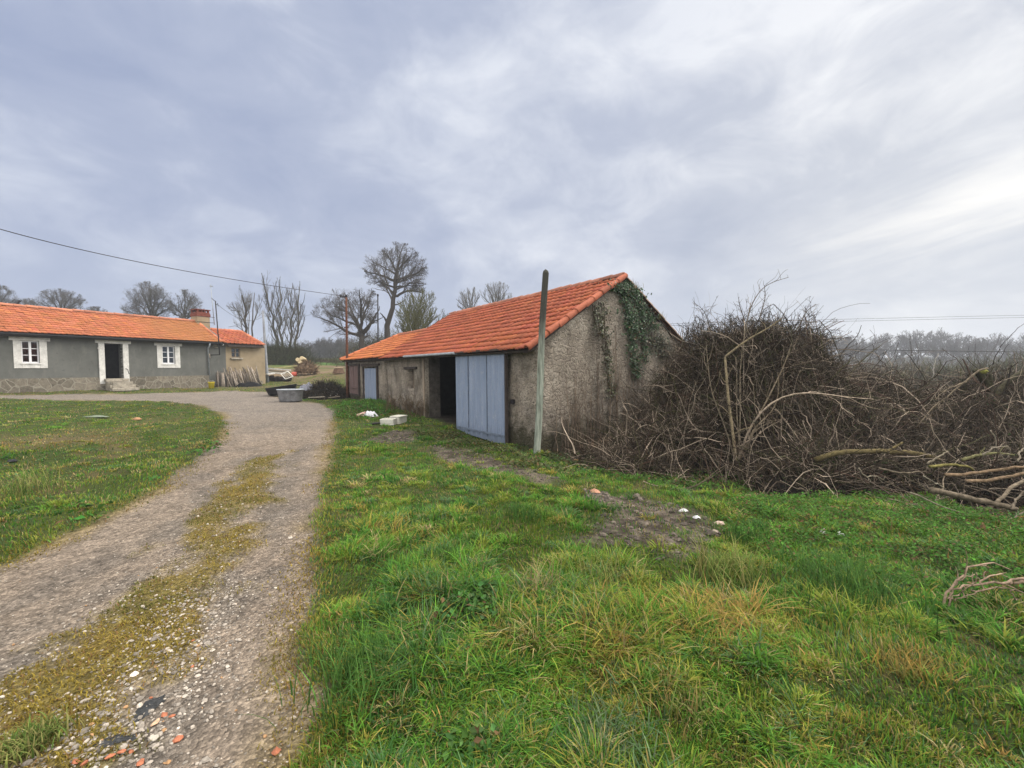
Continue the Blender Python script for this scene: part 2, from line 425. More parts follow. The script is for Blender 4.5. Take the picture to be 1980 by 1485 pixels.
def m_cement():
    t = NT('grey_cement_render'); P = t.pos()
    c = t.ramp(t.noise(.8, 6, .62), [(.3, (.092, .095, .086)), (.5, (.122, .125, .115)), (.72, (.155, .158, .146))])
    c = t.mixc(t.ramp(t.noise(2.5, 6, .7, t.n('Mapping', {'Vector': P, 'Scale': (1.5, 1.5, .5)})), [(.52, 0.), (.72, .6)]), c, (.185, .182, .165))
    c = t.mixc(t.ramp(t.noise(5, 5, .7), [(.60, 0.), (.72, .6)]), c, (.06, .06, .054))
    return t.done(c, .9, t.bump(t.noise(60, 4, .6), .25, .01), spec=.15)
def m_beige():
    t = NT('beige_cement_render')
    c = t.ramp(t.noise(1.1, 6, .62), [(.3, (.235, .185, .118)), (.5, (.30, .24, .16)), (.72, (.34, .275, .19))])
    c = t.mixc(t.ramp(t.noise(4, 6, .7), [(.58, 0.), (.74, .5)]), c, (.16, .13, .09))
    return t.done(c, .92, t.bump(t.noise(50, 4, .6), .25, .01), spec=.15)
def m_crazy():
    t = NT('crazy_stone_plinth'); P = t.mixc(.10, t.pos(), t.noise(3, 2, out=1))
    e = t.vor(3.1, P, 'DISTANCE_TO_EDGE'); vc = t.vor(3.1, P, out=1)
    st = t.mixc(.35, (.17, .15, .118), t.n('RGBToBW', {0: vc}), 'OVERLAY')
    st = t.mixc(1., st, t.ramp(t.noise(9, 6, .7), [(.3, .6), (.7, 1.35)]), 'MULTIPLY')
    c = t.mixc(t.ramp(e, [(.025, 1.), (.05, 0.)]), st, (.26, .24, .195))
    c = t.mixc(t.ramp(t.noise(3, 5, .7), [(.55, 0.), (.7, .7)]), c, (.15, .135, .10))
    return t.done(c, .9, t.bump(t.ramp(e, [(0., 1.), (.06, 0.)]), .5, .02), spec=.15)
def m_tile(name):
    t = NT(name); c = t.attr()
    b = t.noise(22, 5, .65); c = t.mixc(1., c, t.ramp(b, [(.3, .78), (.7, 1.2)]), 'MULTIPLY')
    c = t.mixc(t.ramp(t.noise(1.7, 6, .7), [(.58, 0.), (.75, .4)]), c, (.20, .085, .055))
    c = t.mixc(t.ramp(t.noise(34, 5, .7), [(.62, 0.), (.74, .55)]), c, (.20, .17, .12))
    return t.done(c, .78, t.bump(b, .2, .01), spec=.25)
MB_ = m_barn(); M_CEM = m_cement(); M_BEI = m_beige(); M_CRZ = m_crazy(); M_TILE = m_tile('terracotta_tiles')
M_WHITE = vary('white_painted_stone', (.60, .59, .56), 4, .22, 25, .85, .5)
M_SASH = vary('white_gloss_paint', (.78, .78, .80), 3, .06, 30, .45)
M_ZINC = vary('dull_zinc', (.36, .40, .44), 6, .2, 40, .5, metal=.2)
M_DKZINC = vary('dark_gutter', (.045, .045, .05), 6, .2, 40, .5)
M_WOODG = vary('weathered_wood', (.21, .17, .13), 5, .4, 60, .9, .5, stretch=(1, 1, .12))
M_WOODD = vary('dark_old_wood', (.05, .04, .035), 5, .4, 50, .9, .5)
M_PURP = vary('faded_brown_boards', (.125, .083, .078), 4, .35, 40, .85, .5, stretch=(4, 4, .4))
M_STEP = vary('worn_stone', (.30, .27, .22), 5, .4, 35, .9, .5)
M_DARK = vary('indoor_shade_paint', (.03, .028, .025), 5, .3, 40, .95)  # near-black colour standing in for shade inside the buildings
M_BRICK = vary('red_brick', (.16, .05, .035), 9, .35, 40, .9, .4)
M_RUST = vary('rusty_iron', (.10, .042, .024), 8, .4, 50, .85, .4)
M_BLACKM = vary('black_iron', (.022, .02, .022), 8, .3, 50, .6)
M_GALV = vary('grey_galvanised_steel', (.30, .33, .37), 4, .2, 40, .55, metal=.3)
def m_glass():
    t = NT('window_glass')
    tr = t.n('BsdfTransparent', {'Color': (.55, .6, .6)}); gl = t.n('BsdfGlossy', {'Color': (.8, .85, .9), 'Roughness': .06})
    fr = t.n('Fresnel', {'IOR': 1.5})
    t.t.links.new(t.n('MixShader', {0: t.math('ADD', fr, .02), 1: tr, 2: gl}), t.out.inputs[0]); return t.m
M_GLASS = m_glass()
M_CURT = vary('pale_curtain', (.18, .22, .18), 6, .2, 30, .9)
def m_bluedoor():
    t = NT('faded_blue_paint'); P = t.pos()
    c = t.ramp(t.noise(2., 5, .6, t.n('Mapping', {'Vector': P, 'Scale': (5, 5, .5)})), [(.3, (.165, .215, .31)), (.7, (.235, .285, .385))])
    c = t.mixc(t.ramp(t.noise(16, 6, .75, t.n('Mapping', {'Vector': P, 'Scale': (1.6, 1.6, .5)})), [(.55, 0.), (.66, .7)]), c, (.34, .36, .385))
    k = t.math('ADD', t.sepz(), t.math('MULTIPLY', t.noise(6, 6, .7, t.n('Mapping', {'Vector': P, 'Scale': (2, 2, .5)})), -1.1))
    c = t.mixc(t.ramp(t.math('MULTIPLY', k, -1.), [(.15, 0.), (.45, .65)]), c, (.10, .125, .165))
    c = t.mixc(t.ramp(t.noise(40, 4, .7), [(.60, 0.), (.70, .7)]), c, (.12, .09, .07))
    return t.done(c, .65, t.bump(t.noise(25, 5, .7), .2, .01), spec=.3)
M_BLUE = m_bluedoor()

# ------------------------------------------------------------------ building shapes
def _lines(a, b, step, keep):
    L = list(np.linspace(a, b, max(2, int(math.ceil((b - a) / step)) + 1)))
    keep = [k for k in keep if a < k < b]
    L = [l for l in L if l in (L[0], L[-1]) or all(abs(l - k) > step * .3 for k in keep)]
    return np.array(sorted(set(L + keep)))
def wall(mb, F, s0, s1, z0, z1, th, ops=(), step=.16, jit=.0, g0=0.):
    S = _lines(s0, s1, step, [q for o in ops for q in o[:2]]); Z = _lines(z0, z1, step, [q for o in ops for q in o[2:]])
    SS, ZZ = np.meshgrid(S, Z, indexing='ij'); a, b = SS.shape
    j = (fbm(SS + F.o[0] * 3, ZZ, .45, 4, 77) - .5) * 2 * jit
    f = F.w(SS, g0 + j, ZZ).reshape(-1, 3); k = F.w(SS, g0 + np.full(SS.shape, th), ZZ).reshape(-1, 3)
    idx = lambda i, q: i * b + q; n = a * b; faces = []
    def opn(i, q):
        if i < 0 or q < 0 or i >= a - 1 or q >= b - 1: return True
        cs = (S[i] + S[i + 1]) / 2; cz = (Z[q] + Z[q + 1]) / 2
        return any(o[0] < cs < o[1] and o[2] < cz < o[3] for o in ops)
    for i in range(a - 1):
        for q in range(b - 1):
            if opn(i, q): continue
            A, B, Cq, D = idx(i, q), idx(i + 1, q), idx(i + 1, q + 1), idx(i, q + 1)
            faces.append((A, B, Cq, D)); faces.append((D + n, Cq + n, B + n, A + n))
            for (p1, p2, ii, qq) in ((A, B, i, q - 1), (B, Cq, i + 1, q), (Cq, D, i, q + 1), (D, A, i - 1, q)):
                if opn(ii, qq): faces.append((p2, p1, p1 + n, p2 + n))
    mb.add(np.concatenate([f, k]), np.array(faces))
def gable(mb, F, s0, s1, z0, top, th, step=.16, jit=.0, g0=0., zt=None):
    """wall whose top follows the function top(s)"""
    S = _lines(s0, s1, step, zt or []); v = np.linspace(0, 1, 26)
    SS = np.repeat(S[:, None], 26, 1); ZZ = z0 + (np.array([top(s) for s in S])[:, None] - z0) * v
    j = (fbm(SS + 31, ZZ, .45, 4, 78) - .5) * 2 * jit
    f = F.w(SS, g0 + j, ZZ); k = F.w(SS, np.full(SS.shape, g0 + th), ZZ)
    mb.grid(f); mb.grid(k, flip=True)
    for e in (0, -1): mb.grid(np.stack([f[e], k[e]]))
    mb.grid(np.stack([f[:, -1], k[:, -1]]))
def tile_roof(mb, F, s0, s1, g0, z0, g1, z1, tw=.21, rl=.33, base=(.33, .092, .046), lich=None, amp=.026, seed=1, vary_=.10):
    r = np.random.default_rng(seed)
    L = math.hypot(g1 - g0, z1 - z0); R = int(math.ceil(L / rl)); rl = L / R; n = max(1, int(round((s1 - s0) / tw))); tw = (s1 - s0) / n
    xs = np.array([0, .1, .2, .3, .42, .55, .68, .8, .9, 1.0])
    h = amp * np.where(xs < .46, np.sin(PI * np.clip(xs / .46, 0, 1)) ** .8, 0) + amp * .45 * np.where(xs > .55, np.sin(PI * np.clip((xs - .55) / .45, 0, 1)), 0)
    dg, dz = (g1 - g0) / L, (z1 - z0) / L; ng, nz = -dz * np.sign(g1 - g0), abs(dg)
    I, J = np.meshgrid(np.arange(R), np.arange(n), indexing='ij')
    sj = r.normal(0, .004, I.shape); tj = r.normal(0, .006, I.shape); lj = r.normal(0, .004, I.shape)
    s = s0 + (J[..., None, None] + xs[None, None, None, :]) * tw + sj[..., None, None]
    s = np.broadcast_to(s, (R, n, 3, len(xs)))
    tl = I * rl + tj; tt = np.stack([tl, tl, I * rl + rl + .05], -1); tt = np.minimum(tt, L + .02)
    sag = (fbm(J * tw, I * rl, 3.2, 2, seed) - .5) * .03
    off = np.stack([lj + .016, lj + .050, lj + .004], -1) + sag[..., None]
    hh = off[..., None] + h; t4 = np.broadcast_to(tt[..., None], hh.shape)
    g = g0 + dg * t4 + ng * hh; z = z0 + dz * t4 + nz * hh
    P = F.w(s, g, z)
    c = np.array(base) * np.exp(r.normal(0, vary_, (R, n, 1))) * (.85 + .3 * fbm(J * tw, I * rl * 1.5, 1.1, 4, seed + 3)[..., None])
    c = c * np.stack([np.ones((R, n)), 1 + r.normal(0, .06, (R, n)), 1 + r.normal(0, .1, (R, n))], -1)
    if lich is not None: c = mix(c, np.array([.33, .16, .05]), lich(s0 + J * tw, I * rl))
    c = np.broadcast_to(c[:, :, None, None, :], P.shape)
    k = len(xs); idx = np.arange(R * n * 3 * k).reshape(R * n, 3, k)
    q = np.stack([idx[:, :-1, :-1], idx[:, :-1, 1:], idx[:, 1:, 1:], idx[:, 1:, :-1]], -1).reshape(-1, 4)
    mb.add(P.reshape(-1, 3), q, c.reshape(-1, 3))
def half_pipes(mb, p0, p1, r, n, up, base, seed=3, over=.06):
    """overlapping half-round tiles from p0 to p1"""
    rr = np.random.default_rng(seed); p0 = np.asarray(p0, float); p1 = np.asarray(p1, float); d = (p1 - p0); L = np.linalg.norm(d); d /= L
    side = nrm(np.cross(d, up)); up = np.cross(side, d); th = np.linspace(0, PI, 9)
    for i in range(n):
        a = p0 + d * (L * i / n); b = p0 + d * (L * (i + 1) / n + over); c = np.array(base) * math.exp(rr.normal(0, .15)); j = rr.normal(0, .006, 3)
        rows = []
        for (q, rad) in ((a, r * 1.08 - .03), (a, r * 1.08), (a + d * .03, r * 1.1), (b, r * .9)):
            rows.append(q + j + side * (np.cos(th) * rad)[:, None] + up * (np.sin(th) * rad)[:, None])
        mb.grid(np.array(rows), c)

def slab(mb, F, s0, s1, g0, z0, g1, z1, th):
    """a sloping board under the tiles"""
    L = math.hypot(g1 - g0, z1 - z0); ng, nz = -(z1 - z0) / L * np.sign(g1 - g0), abs(g1 - g0) / L
    P = [F.w(s, g - ng * o, z - nz * o) for o in (th, 0) for s, g, z in ((s0, g0, z0), (s1, g0, z0), (s1, g1, z1), (s0, g1, z1))]
    mb.hexa(np.array(P))

# ------------------------------------------------------------------ the stone barn
EV, RG, RZ, LEN, DEP = 2.10, 2.85, 3.84, 8.9, 5.7
barn = empty('stone_barn', BARN.w(0, 0, -.1), 'long stone barn with orange tiled roof and ivy-covered gable, its big doorway half open', 'barn')
d0 = BARN.px(882, 685, -.17); d1 = BARN.px(977, 680, -.17); op_s = BARN.px(822, 750)[0]
BIG = (3.30, op_s, -.6, 1.97)
wa = BARN.px(801, 752); wb = BARN.px(787, 711); WIN = (wa[0], wb[0], wa[1], wb[1] - .06)
mb = MB(); wall(mb, BARN, 0, LEN, -.9, EV - .04, .5, [BIG, WIN], .14, .035)
sl = (RZ - EV) / RG
gtop = lambda s: EV - .04 + (s if s < RG else DEP - s) * sl
gable(mb, GAB, .02, DEP, -1.2, gtop, .5, .14, .045, zt=[RG])
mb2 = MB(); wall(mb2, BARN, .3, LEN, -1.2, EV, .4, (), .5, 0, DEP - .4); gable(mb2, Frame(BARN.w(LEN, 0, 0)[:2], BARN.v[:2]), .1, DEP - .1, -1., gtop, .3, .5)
part(mb, 'wall', MB_, barn, True); part(mb2, 'rear_wall', M_DARK, barn)  # rear wall coloured near black so the doorway reads as unlit
mb = MB(); e = .28; g1 = -e; z1_ = EV - e * sl + .06
tile_roof(mb, BARN, -.06, LEN + .1, g1, z1_, RG, RZ + .06, seed=5, rl=.27, tw=.2)
gf = DEP + .2
tile_roof(mb, BARN, -.06, LEN + .1, gf, EV - .2 * sl + .06, RG, RZ + .06, seed=6)
half_pipes(mb, BARN.w(-.08, RG, RZ + .05), BARN.w(LEN + .1, RG, RZ + .05), .10, 24, np.array([0, 0, 1.]), (.27, .11, .07), 8)
part(mb, 'roof', M_TILE, barn, True)
mb = MB(); half_pipes(mb, BARN.w(-.07, g1 - .03, z1_ + .02), BARN.w(-.07, RG, RZ + .055), .078, 11, nrm(np.array([.25, -.4, .9])), (.32, .095, .05), 9)
part(mb, 'verge_tiles', M_TILE, barn, True)
mb = MB(); half_pipes(mb, BARN.w(-.06, gf + .03, EV - .2 * sl + .09), BARN.w(-.06, RG, RZ + .05), .07, 11, nrm(np.array([.4, .3, .8])), (.20, .13, .09), 10)
part(mb, 'verge_tiles', M_TILE, barn, True)
mb = MB(); slab(mb, BARN, -.04, LEN + .05, -.24, EV - .24 * sl + .02, RG, RZ + .02, .05); slab(mb, BARN, -.04, LEN + .05, gf - .05, EV - .17 * sl + .02, RG, RZ + .02, .05)
part(mb, 'roof_boards', M_WOODD, barn)
# eave beam and doorway timber
mb = MB(); mb.boxf(BARN, BIG[0] - .3, BIG[1] + .35, .06, .42, 1.975, 2.045); part(mb, 'lintel', M_WOODD, barn)
mb = MB(); mb.boxf(BARN, op_s + .005, op_s + .13, -.035, .12, -.35, 1.96); part(mb, 'door_post', M_WOODG, barn, bevel=.01)
mb = MB(); mb.boxf(BARN, op_s - .03, op_s - .003, .13, .52, -.5, 1.96); part(mb, 'jamb_shade_lining', vary('stone_shade_paint', (.10, .088, .075), 5, .45, 30, .95, .8, .05), barn)  # added thin lining, its dark colour imitating shade on the reveal
# small window: timber lintel and a board behind
mb = MB(); mb.boxf(BARN, WIN[0] - .22, WIN[1] + .2, -.05, .2, WIN[3] + .005, WIN[3] + .09); part(mb, 'window_lintel', M_WOODD, barn, bevel=.008)
mb = MB(); mb.boxf(BARN, WIN[0] + .02, WIN[1] - .02, .2, .24, WIN[2], WIN[3]); part(mb, 'window_board', M_WOODG, barn)
# sliding door in ribbed sheets
sd0, sd1 = d1[0] + .03, d0[0]; zt_ = 2.0
mb = MB(); S = np.linspace(sd0, sd1, 80); rel = (S - sd0) / (sd1 - sd0)
rib = -.02 * np.exp(-(((rel * 9 + .5) % 1 - .5) / .10) ** 2)
seam = .02 * sum(np.exp(-((rel - k) / .004) ** 2) for k in (.33, .72))
bot = -.20 + .10 * rel + .02 * (fbm(S, S, .3, 2, 4) - .5)
Zv = np.linspace(0, 1, 14); ZZ = bot[:, None] + (zt_ - bot[:, None]) * Zv
fr = BARN.w(np.repeat(S[:, None], 14, 1), (-.17 + rib + seam)[:, None] + .006 * (fbm(S[:, None] * np.ones(14), ZZ, .5, 2, 6) - .5), ZZ); bk = BARN.w(np.repeat(S[:, None], 14, 1), np.full(ZZ.shape, -.125), ZZ)
mb.grid(fr); mb.grid(bk, flip=True)
for e_ in (0, -1): mb.grid(np.stack([fr[e_], bk[e_]])); mb.grid(np.stack([fr[:, e_], bk[:, e_]]))
mb_s = MB()
for k_ in (.33, .72): mb_s.boxf(BARN, sd0 + k_ * (sd1 - sd0) - .008, sd0 + k_ * (sd1 - sd0) + .008, -.188, -.17, -.06, 1.99)
mb_s.boxf(BARN, sd0, sd1, -.192, -.174, -.005, .045)
door = empty('sliding_door', BARN.w(sd0, -.15, -.2) - np.array(barn.location), None, None); door.parent = barn
part(mb, 'door_sheet', M_BLUE, door); part(mb_s, 'seams', vary('dark_blue_paint', (.12, .15, .20), 5, .3, 40, .7), door)
mb = MB(); mb.boxf(BARN, sd0 - .045, sd0 - .003, -.18, -.11, -.17, 2.0); part(mb, 'edge_post', M_WOODD, door)
mb = MB(); r0 = BARN.px(898, 683); r1 = BARN.px(798, 688)
mb.boxf(BARN, r0[0], r1[0], -.34, -.22, 1.985, 2.05); mb.boxf(BARN, r0[0], r1[0], -.36, -.345, 2.0, 2.03); part(mb, 'white_rail', M_ZINC, barn, bevel=.006)
mb = MB(); mb.boxf(BARN, sd0 - .25, r0[0] - .01, -.30, -.185, 2.005, 2.055); part(mb, 'door_rail', M_WOODD, barn)
mb = MB(); mb.boxf(BARN, sd0 - .16, sd0 - .06, -.07, .0, .78, .88); part(mb, 'door_stop', M_BLACKM, barn)

# ------------------------------------------------------------------ the lower outbuilding joined to it
E0, E1, XR, XZ, XE = LEN + .32, 14.35, 2.75, 3.30, 2.09
shed = empty('low_outbuilding', BARN.w(E0, 0, .1), 'low stone outbuilding with a narrow blue door and brown shutter beyond the barn', 'outbuilding')
a = BARN.px(697, 762); b = BARN.px(678, 703); SH = (a[0] + .05, b[0], a[1], b[1] - .12)
a = BARN.px(731, 785); b = BARN.px(704, 711); BD = (a[0], b[0], -.1, b[1] + .02)
mb = MB(); wall(mb, BARN, E0 - .02, E1, -.6, XE - .06, .45, [BD], .15, .03, .0)
wall(mb, BARN, E0, E1, -.6, XE, .3, (), .6, 0, 5.2)
gable(mb, Frame(BARN.w(E1, 0, 0)[:2], BARN.v[:2]), .02, 5.5, -.6, lambda s: XE - .06 + (s if s < XR else 5.5 - s) * (XZ - XE) / XR, -.4, .2, .0, zt=[XR])
part(mb, 'wall', MB_, shed, True)
xs_ = (XZ - XE) / XR; mb = MB()
tile_roof(mb, BARN, LEN + .14, E1 + .15, -.25, XE - .25 * xs_ + .05, XR, XZ + .05, base=(.43, .14, .05), seed=15, amp=.03)
tile_roof(mb, BARN, LEN + .14, E1 + .15, 5.7, XE - .2 * xs_ + .05, XR, XZ + .05, base=(.56, .20, .07), seed=16)
half_pipes(mb, BARN.w(LEN + .14, XR, XZ + .07), BARN.w(E1 + .16, XR, XZ + .07), .12, 14, np.array([0, 0, 1.]), (.30, .11, .06), 18)
half_pipes(mb, BARN.w(E1 + .15, -.27, XE - .25 * xs_ + .07), BARN.w(E1 + .15, XR, XZ + .08), .11, 9, nrm(np.array([-.3, -.2, .9])), (.38, .12, .05), 19)
part(mb, 'roof', M_TILE, shed, True)
mb = MB(); slab(mb, BARN, LEN + .2, E1 + .08, -.2, XE - .2 * xs_ + .015, XR, XZ + .01, .05); slab(mb, BARN, LEN + .2, E1 + .08, 5.6, XE - .1 * xs_ + .0, XR, XZ + .01, .05); part(mb, 'roof_boards', M_WOODD, shed)
mb = MB()
for s_ in np.arange(E0, E1 - .1, .55): mb.boxf(BARN, s_, s_ + .07, -.18, .1, XE - .09, XE - .01)
mb.boxf(BARN, E0, E1, -.055, .02, XE - .16, XE - .085); part(mb, 'eave_beam', M_WOODD, shed)
def boards(mb, F, s0, s1, g, z0, z1, n, th=.03, seed=1):
    r = np.random.default_rng(seed); w_ = (s1 - s0) / n
    for i in range(n):
        j = r.normal(0, .004); mb.boxf(F, s0 + i * w_ + .004, s0 + (i + 1) * w_ - .004, g + j, g + th + j, z0 + r.normal(0, .012), z1 + r.normal(0, .006))
mb = MB(); boards(mb, BARN, SH[0], SH[1], -.075, SH[2], SH[3], 8, .035, 3); mb.boxf(BARN, SH[0], SH[1], -.1, -.078, SH[2] + .25, SH[2] + .34); part(mb, 'shutter', M_PURP, shed)
mb = MB(); mb.boxf(BARN, SH[0] - .09, SH[0] - .01, -.09, -.01, SH[2] - .08, SH[3] + .1); mb.boxf(BARN, SH[0], SH[1] + .1, -.10, -.01, SH[3] + .015, SH[3] + .1); mb.boxf(BARN, SH[0], SH[1], -.085, -.01, SH[2] - .07, SH[2] - .015); part(mb, 'shutter_frame', M_WOODD, shed)
mb = MB(); boards(mb, BARN, BD[0] + .03, BD[1] - .02, .0, .2, BD[3] - .05, 4, .035, 5)
bd = part(mb, 'door', M_BLUE, shed)
mb = MB(); mb.boxf(BARN, BD[0] - .13, BD[0] - .005, -.07, .12, -.05, BD[3] + .05); mb.boxf(BARN, BD[1] + .005, BD[1] + .11, -.05, .12, .0, BD[3] + .02); mb.boxf(BARN, BD[0] - .3, BD[1] + .25, -.08, .12, BD[3] + .055, BD[3] + .14); part(mb, 'door_frame', M_WOODD, shed)

# ------------------------------------------------------------------ the farmhouse
HE, HR, HZ = 3.52, 2.5, 4.86
HS0, HS1 = -9., HOUSE.px(437, 700)[0]
hs = (HZ - HE) / HR
house = empty('farmhouse', HOUSE.w(0, 0, .6), 'long low farmhouse in grey cement with white-framed windows, stone steps and an orange tiled roof', 'house')
def op(x0, y0, x1, y1):
    a = HOUSE.px(x0, y0); b = HOUSE.px(x1, y1); return (a[0], b[0], b[1], a[1])
W1 = op(40, 653, 77, 698); W2 = op(313, 667, 339, 704); DR = op(200.5, 662.5, 239, 730.5)
W1 = (W1[0], W1[1], 2.02, 3.08); W2 = (W2[0], W2[1], 2.02, 3.08); DR = (DR[0], DR[1], 1.24, 3.10)
W0 = (-3.4, -2.55, 2.02, 3.08)
PL = 1.30
mb = MB(); wall(mb, HOUSE, HS0, HS1, PL, HE, .45, [W0, W1, W2, (DR[0], DR[1], PL - .1, DR[3])], .3, .006)
wall(mb, HOUSE, HS0, HS1, 0., HE, .3, (), 2., 0, 4.7)
Fr = Frame(HOUSE.w(HS1, 0, 0)[:2], HOUSE.v[:2], False); 
gable(mb, Fr, .1, 5., 0., lambda s: HE + (s if s < HR else 5 - s) * hs - .03, .3, .5, zt=[HR], g0=-.3 if Fr.v @ HOUSE.u > 0 else 0.)
part(mb, 'wall', M_CEM, house)
mb = MB(); DS = DR
wall(mb, HOUSE, HS0, HS1 - 1.1, -.2, PL - .002, .5, [(DR[0], DR[1], DR[2] - .02, 2.)], .3, .01, -.05)
part(mb, 'stone_base', M_CRZ, house)
mb = MB(); wall(mb, HOUSE, HS1 - 1.1, HS1, -.2, PL - .002, .5, (), .3, .01, .0); part(mb, 'cement_base', M_CEM, house)
lich = lambda s, t: sstep(2.6, 5.2, s - 3.2 + fbm(s, t, 1.2, 3, 5) * 2) * .5
mb = MB(); tile_roof(mb, HOUSE, HS0, HS1 - .35, -.28, HE - .28 * hs + .06, HR, HZ + .05, base=(.37, .125, .056), lich=lich, seed=25, amp=.028, rl=.28)
tile_roof(mb, HOUSE, HS0, HS1 - .35, 5.2, HE - .2 * hs + .06, HR, HZ + .05, seed=26, tw=.4, rl=.5)
half_pipes(mb, HOUSE.w(HS0, HR, HZ + .06), HOUSE.w(HS1 - .33, HR, HZ + .06), .12, 42, np.array([0, 0, 1.]), (.36, .14, .08), 28)
half_pipes(mb, HOUSE.w(HS1 - .36, -.3, HE - .28 * hs + .07), HOUSE.w(HS1 - .36, HR, HZ + .06), .09, 9, nrm(np.array([.3, -.2, .9])), (.38, .13, .06), 29)
part(mb, 'roof', M_TILE, house, True)
mb = MB(); slab(mb, HOUSE, HS0, HS1 - .4, -.24, HE - .24 * hs + .02, HR, HZ + .01, .06); slab(mb, HOUSE, HS0, HS1 - .4, 5.1, HE - .05, HR, HZ + .01, .06); part(mb, 'roof_boards', M_WOODD, house)
mb = MB(); th = np.linspace(PI, 2 * PI, 9); gz = HE - .30 * hs + .02
rows = [HOUSE.w(s, -.34 + .065 * np.cos(th), gz + .065 * np.sin(th)) for s in np.linspace(HS0, HS1 - .3, 12)]
mb.grid(np.array(rows)); rows = [HOUSE.w(s, -.34 + .055 * np.cos(th), gz + .055 * np.sin(th)) for s in np.linspace(HS0, HS1 - .3, 12)]; mb.grid(np.array(rows), flip=True)
mb.boxf(HOUSE, HS0, HS1 - .3, -.26, -.235, gz - .13, gz + .03)
part(mb, 'gutter', M_DKZINC, house, True)
ps = HOUSE.px(401, 700)[0]
mb = MB(); mb.tube([HOUSE.w(ps, -.34, gz - .05), HOUSE.w(ps, -.30, gz - .2), HOUSE.w(ps + .02, -.07, gz - .35), HOUSE.w(ps + .06, -.07, 1.35)], .045, 8); part(mb, 'downpipe', M_ZINC, house, True)
def window(W, F, parent, mat_s, surround=True, rows_=3, ears=.12, mat_f=None):
    if surround:
        a, b, c_, d_ = W; t_ = .26; mb = MB(); g = -.025
        mb.boxf(F, a - t_, a, g, .2, c_ - .24, d_ + .003); mb.boxf(F, b, b + t_, g, .2, c_ - .24, d_ + .003)
        mb.boxf(F, a, b, g - .004, .2, c_ - .24, c_ - .004); mb.boxf(F, a - t_ - ears, b + t_ + ears, g - .012, .2, d_ + .005, d_ + .17)
        part(mb, 'surround', mat_s, parent, bevel=.012)
    w_ = empty('window', F.w(W[0], .1, W[2]) - np.array(parent.location), None, None); w_.parent = parent
    a, b, c_, d_ = W; m = (a + b) / 2; f = .05; mb = MB(); g0, g1 = .06, .12
    mb.boxf(F, a, b, g0, g1, d_ - f, d_); mb.boxf(F, a, b, g0, g1, c_, c_ + f * 1.4)
    for s in (a, b - f): mb.boxf(F, s, s + f, g0, g1, c_ + f * 1.4, d_ - f)
    mb.boxf(F, m - f * .8, m + f * .8, g0 - .012, g1, c_ + f * 1.4, d_ - f)
    for k in range(1, rows_):
        z = c_ + f * 1.4 + (d_ - c_ - f * 2.4) * k / rows_
        mb.boxf(F, a + f, m - f * .8, g0 + .008, g1 - .01, z - .014, z + .014); mb.boxf(F, m + f * .8, b - f, g0 + .008, g1 - .01, z - .014, z + .014)
    part(mb, 'frame', mat_f or M_SASH, w_)
    mb = MB(); mb.boxf(F, a + .02, b - .02, .088, .094, c_ + .02, d_ - .02); part(mb, 'pane', M_GLASS, w_)
    return w_
for W in (W0, W1, W2): window(W, HOUSE, house, M_WHITE)
mb = MB(); S = np.linspace(W1[0] + .03, W1[0] + .36, 16); mb.grid(np.stack([HOUSE.w(S, .2 + .02 * np.sin(S * 60), z) for z in (W1[2] + .05, W1[3] - .03)])); part(mb, 'curtain', M_CURT, house)
for W in (W1, W2):
    mb = MB(); mb.boxf(HOUSE, W[0] - .05, W[1] + .05, -.055, .055, W[2] - .06, W[2] - .005); part(mb, 'sill', M_WHITE, house, bevel=.008)
a, b, c_, d_ = DR; mb = MB()
mb.boxf(HOUSE, a - .24, a, -.065, .25, c_ - .3, d_ + .002); mb.boxf(HOUSE, b, b + .24, -.065, .25, c_ - .3, d_ + .002); mb.boxf(HOUSE, a - .36, b + .36, -.08, .25, d_ + .004, d_ + .17)
mb.boxf(HOUSE, a - .29, a + .0, -.085, -.067, d_ - .30, d_ - .24); part(mb, 'door_surround', M_WHITE, house, bevel=.012)
mb = MB(); mb.tube([HOUSE.w(b + .08, -.07, c_ + .52), HOUSE.w(b + .14, -.14, c_ + .45), HOUSE.w(b + .2, -.12, c_ + .2)], .015, 6); part(mb, 'handrail', M_BLACKM, house)
for k in range(4):
    z = c_ - .03 - k * .165; mb = MB(); q = .32 + k * .27
    mb.boxf(HOUSE, a - .08 - .02 * k, b + .12 + .035 * k, -q, -.07 if k == 0 else -q + .30, z - .15, z); part(mb, 'step', M_STEP, house, bevel=.018)
mb = MB(); mb.boxf(HOUSE, a - .03, b + .05, -.9, -.07, .3, c_ - .19); part(mb, 'step_core', M_STEP, house)
mb = MB(); mb.boxf(HOUSE, HS0, HS1, .45, 4.7, .3, 1.15); mb.boxf(HOUSE, HS0, HS1 - .1, 1.75, 1.85, 1.16, 3.4); part(mb, 'floor', M_DARK, house)  # floor plus an added partition, both darkened to imitate indoor shade
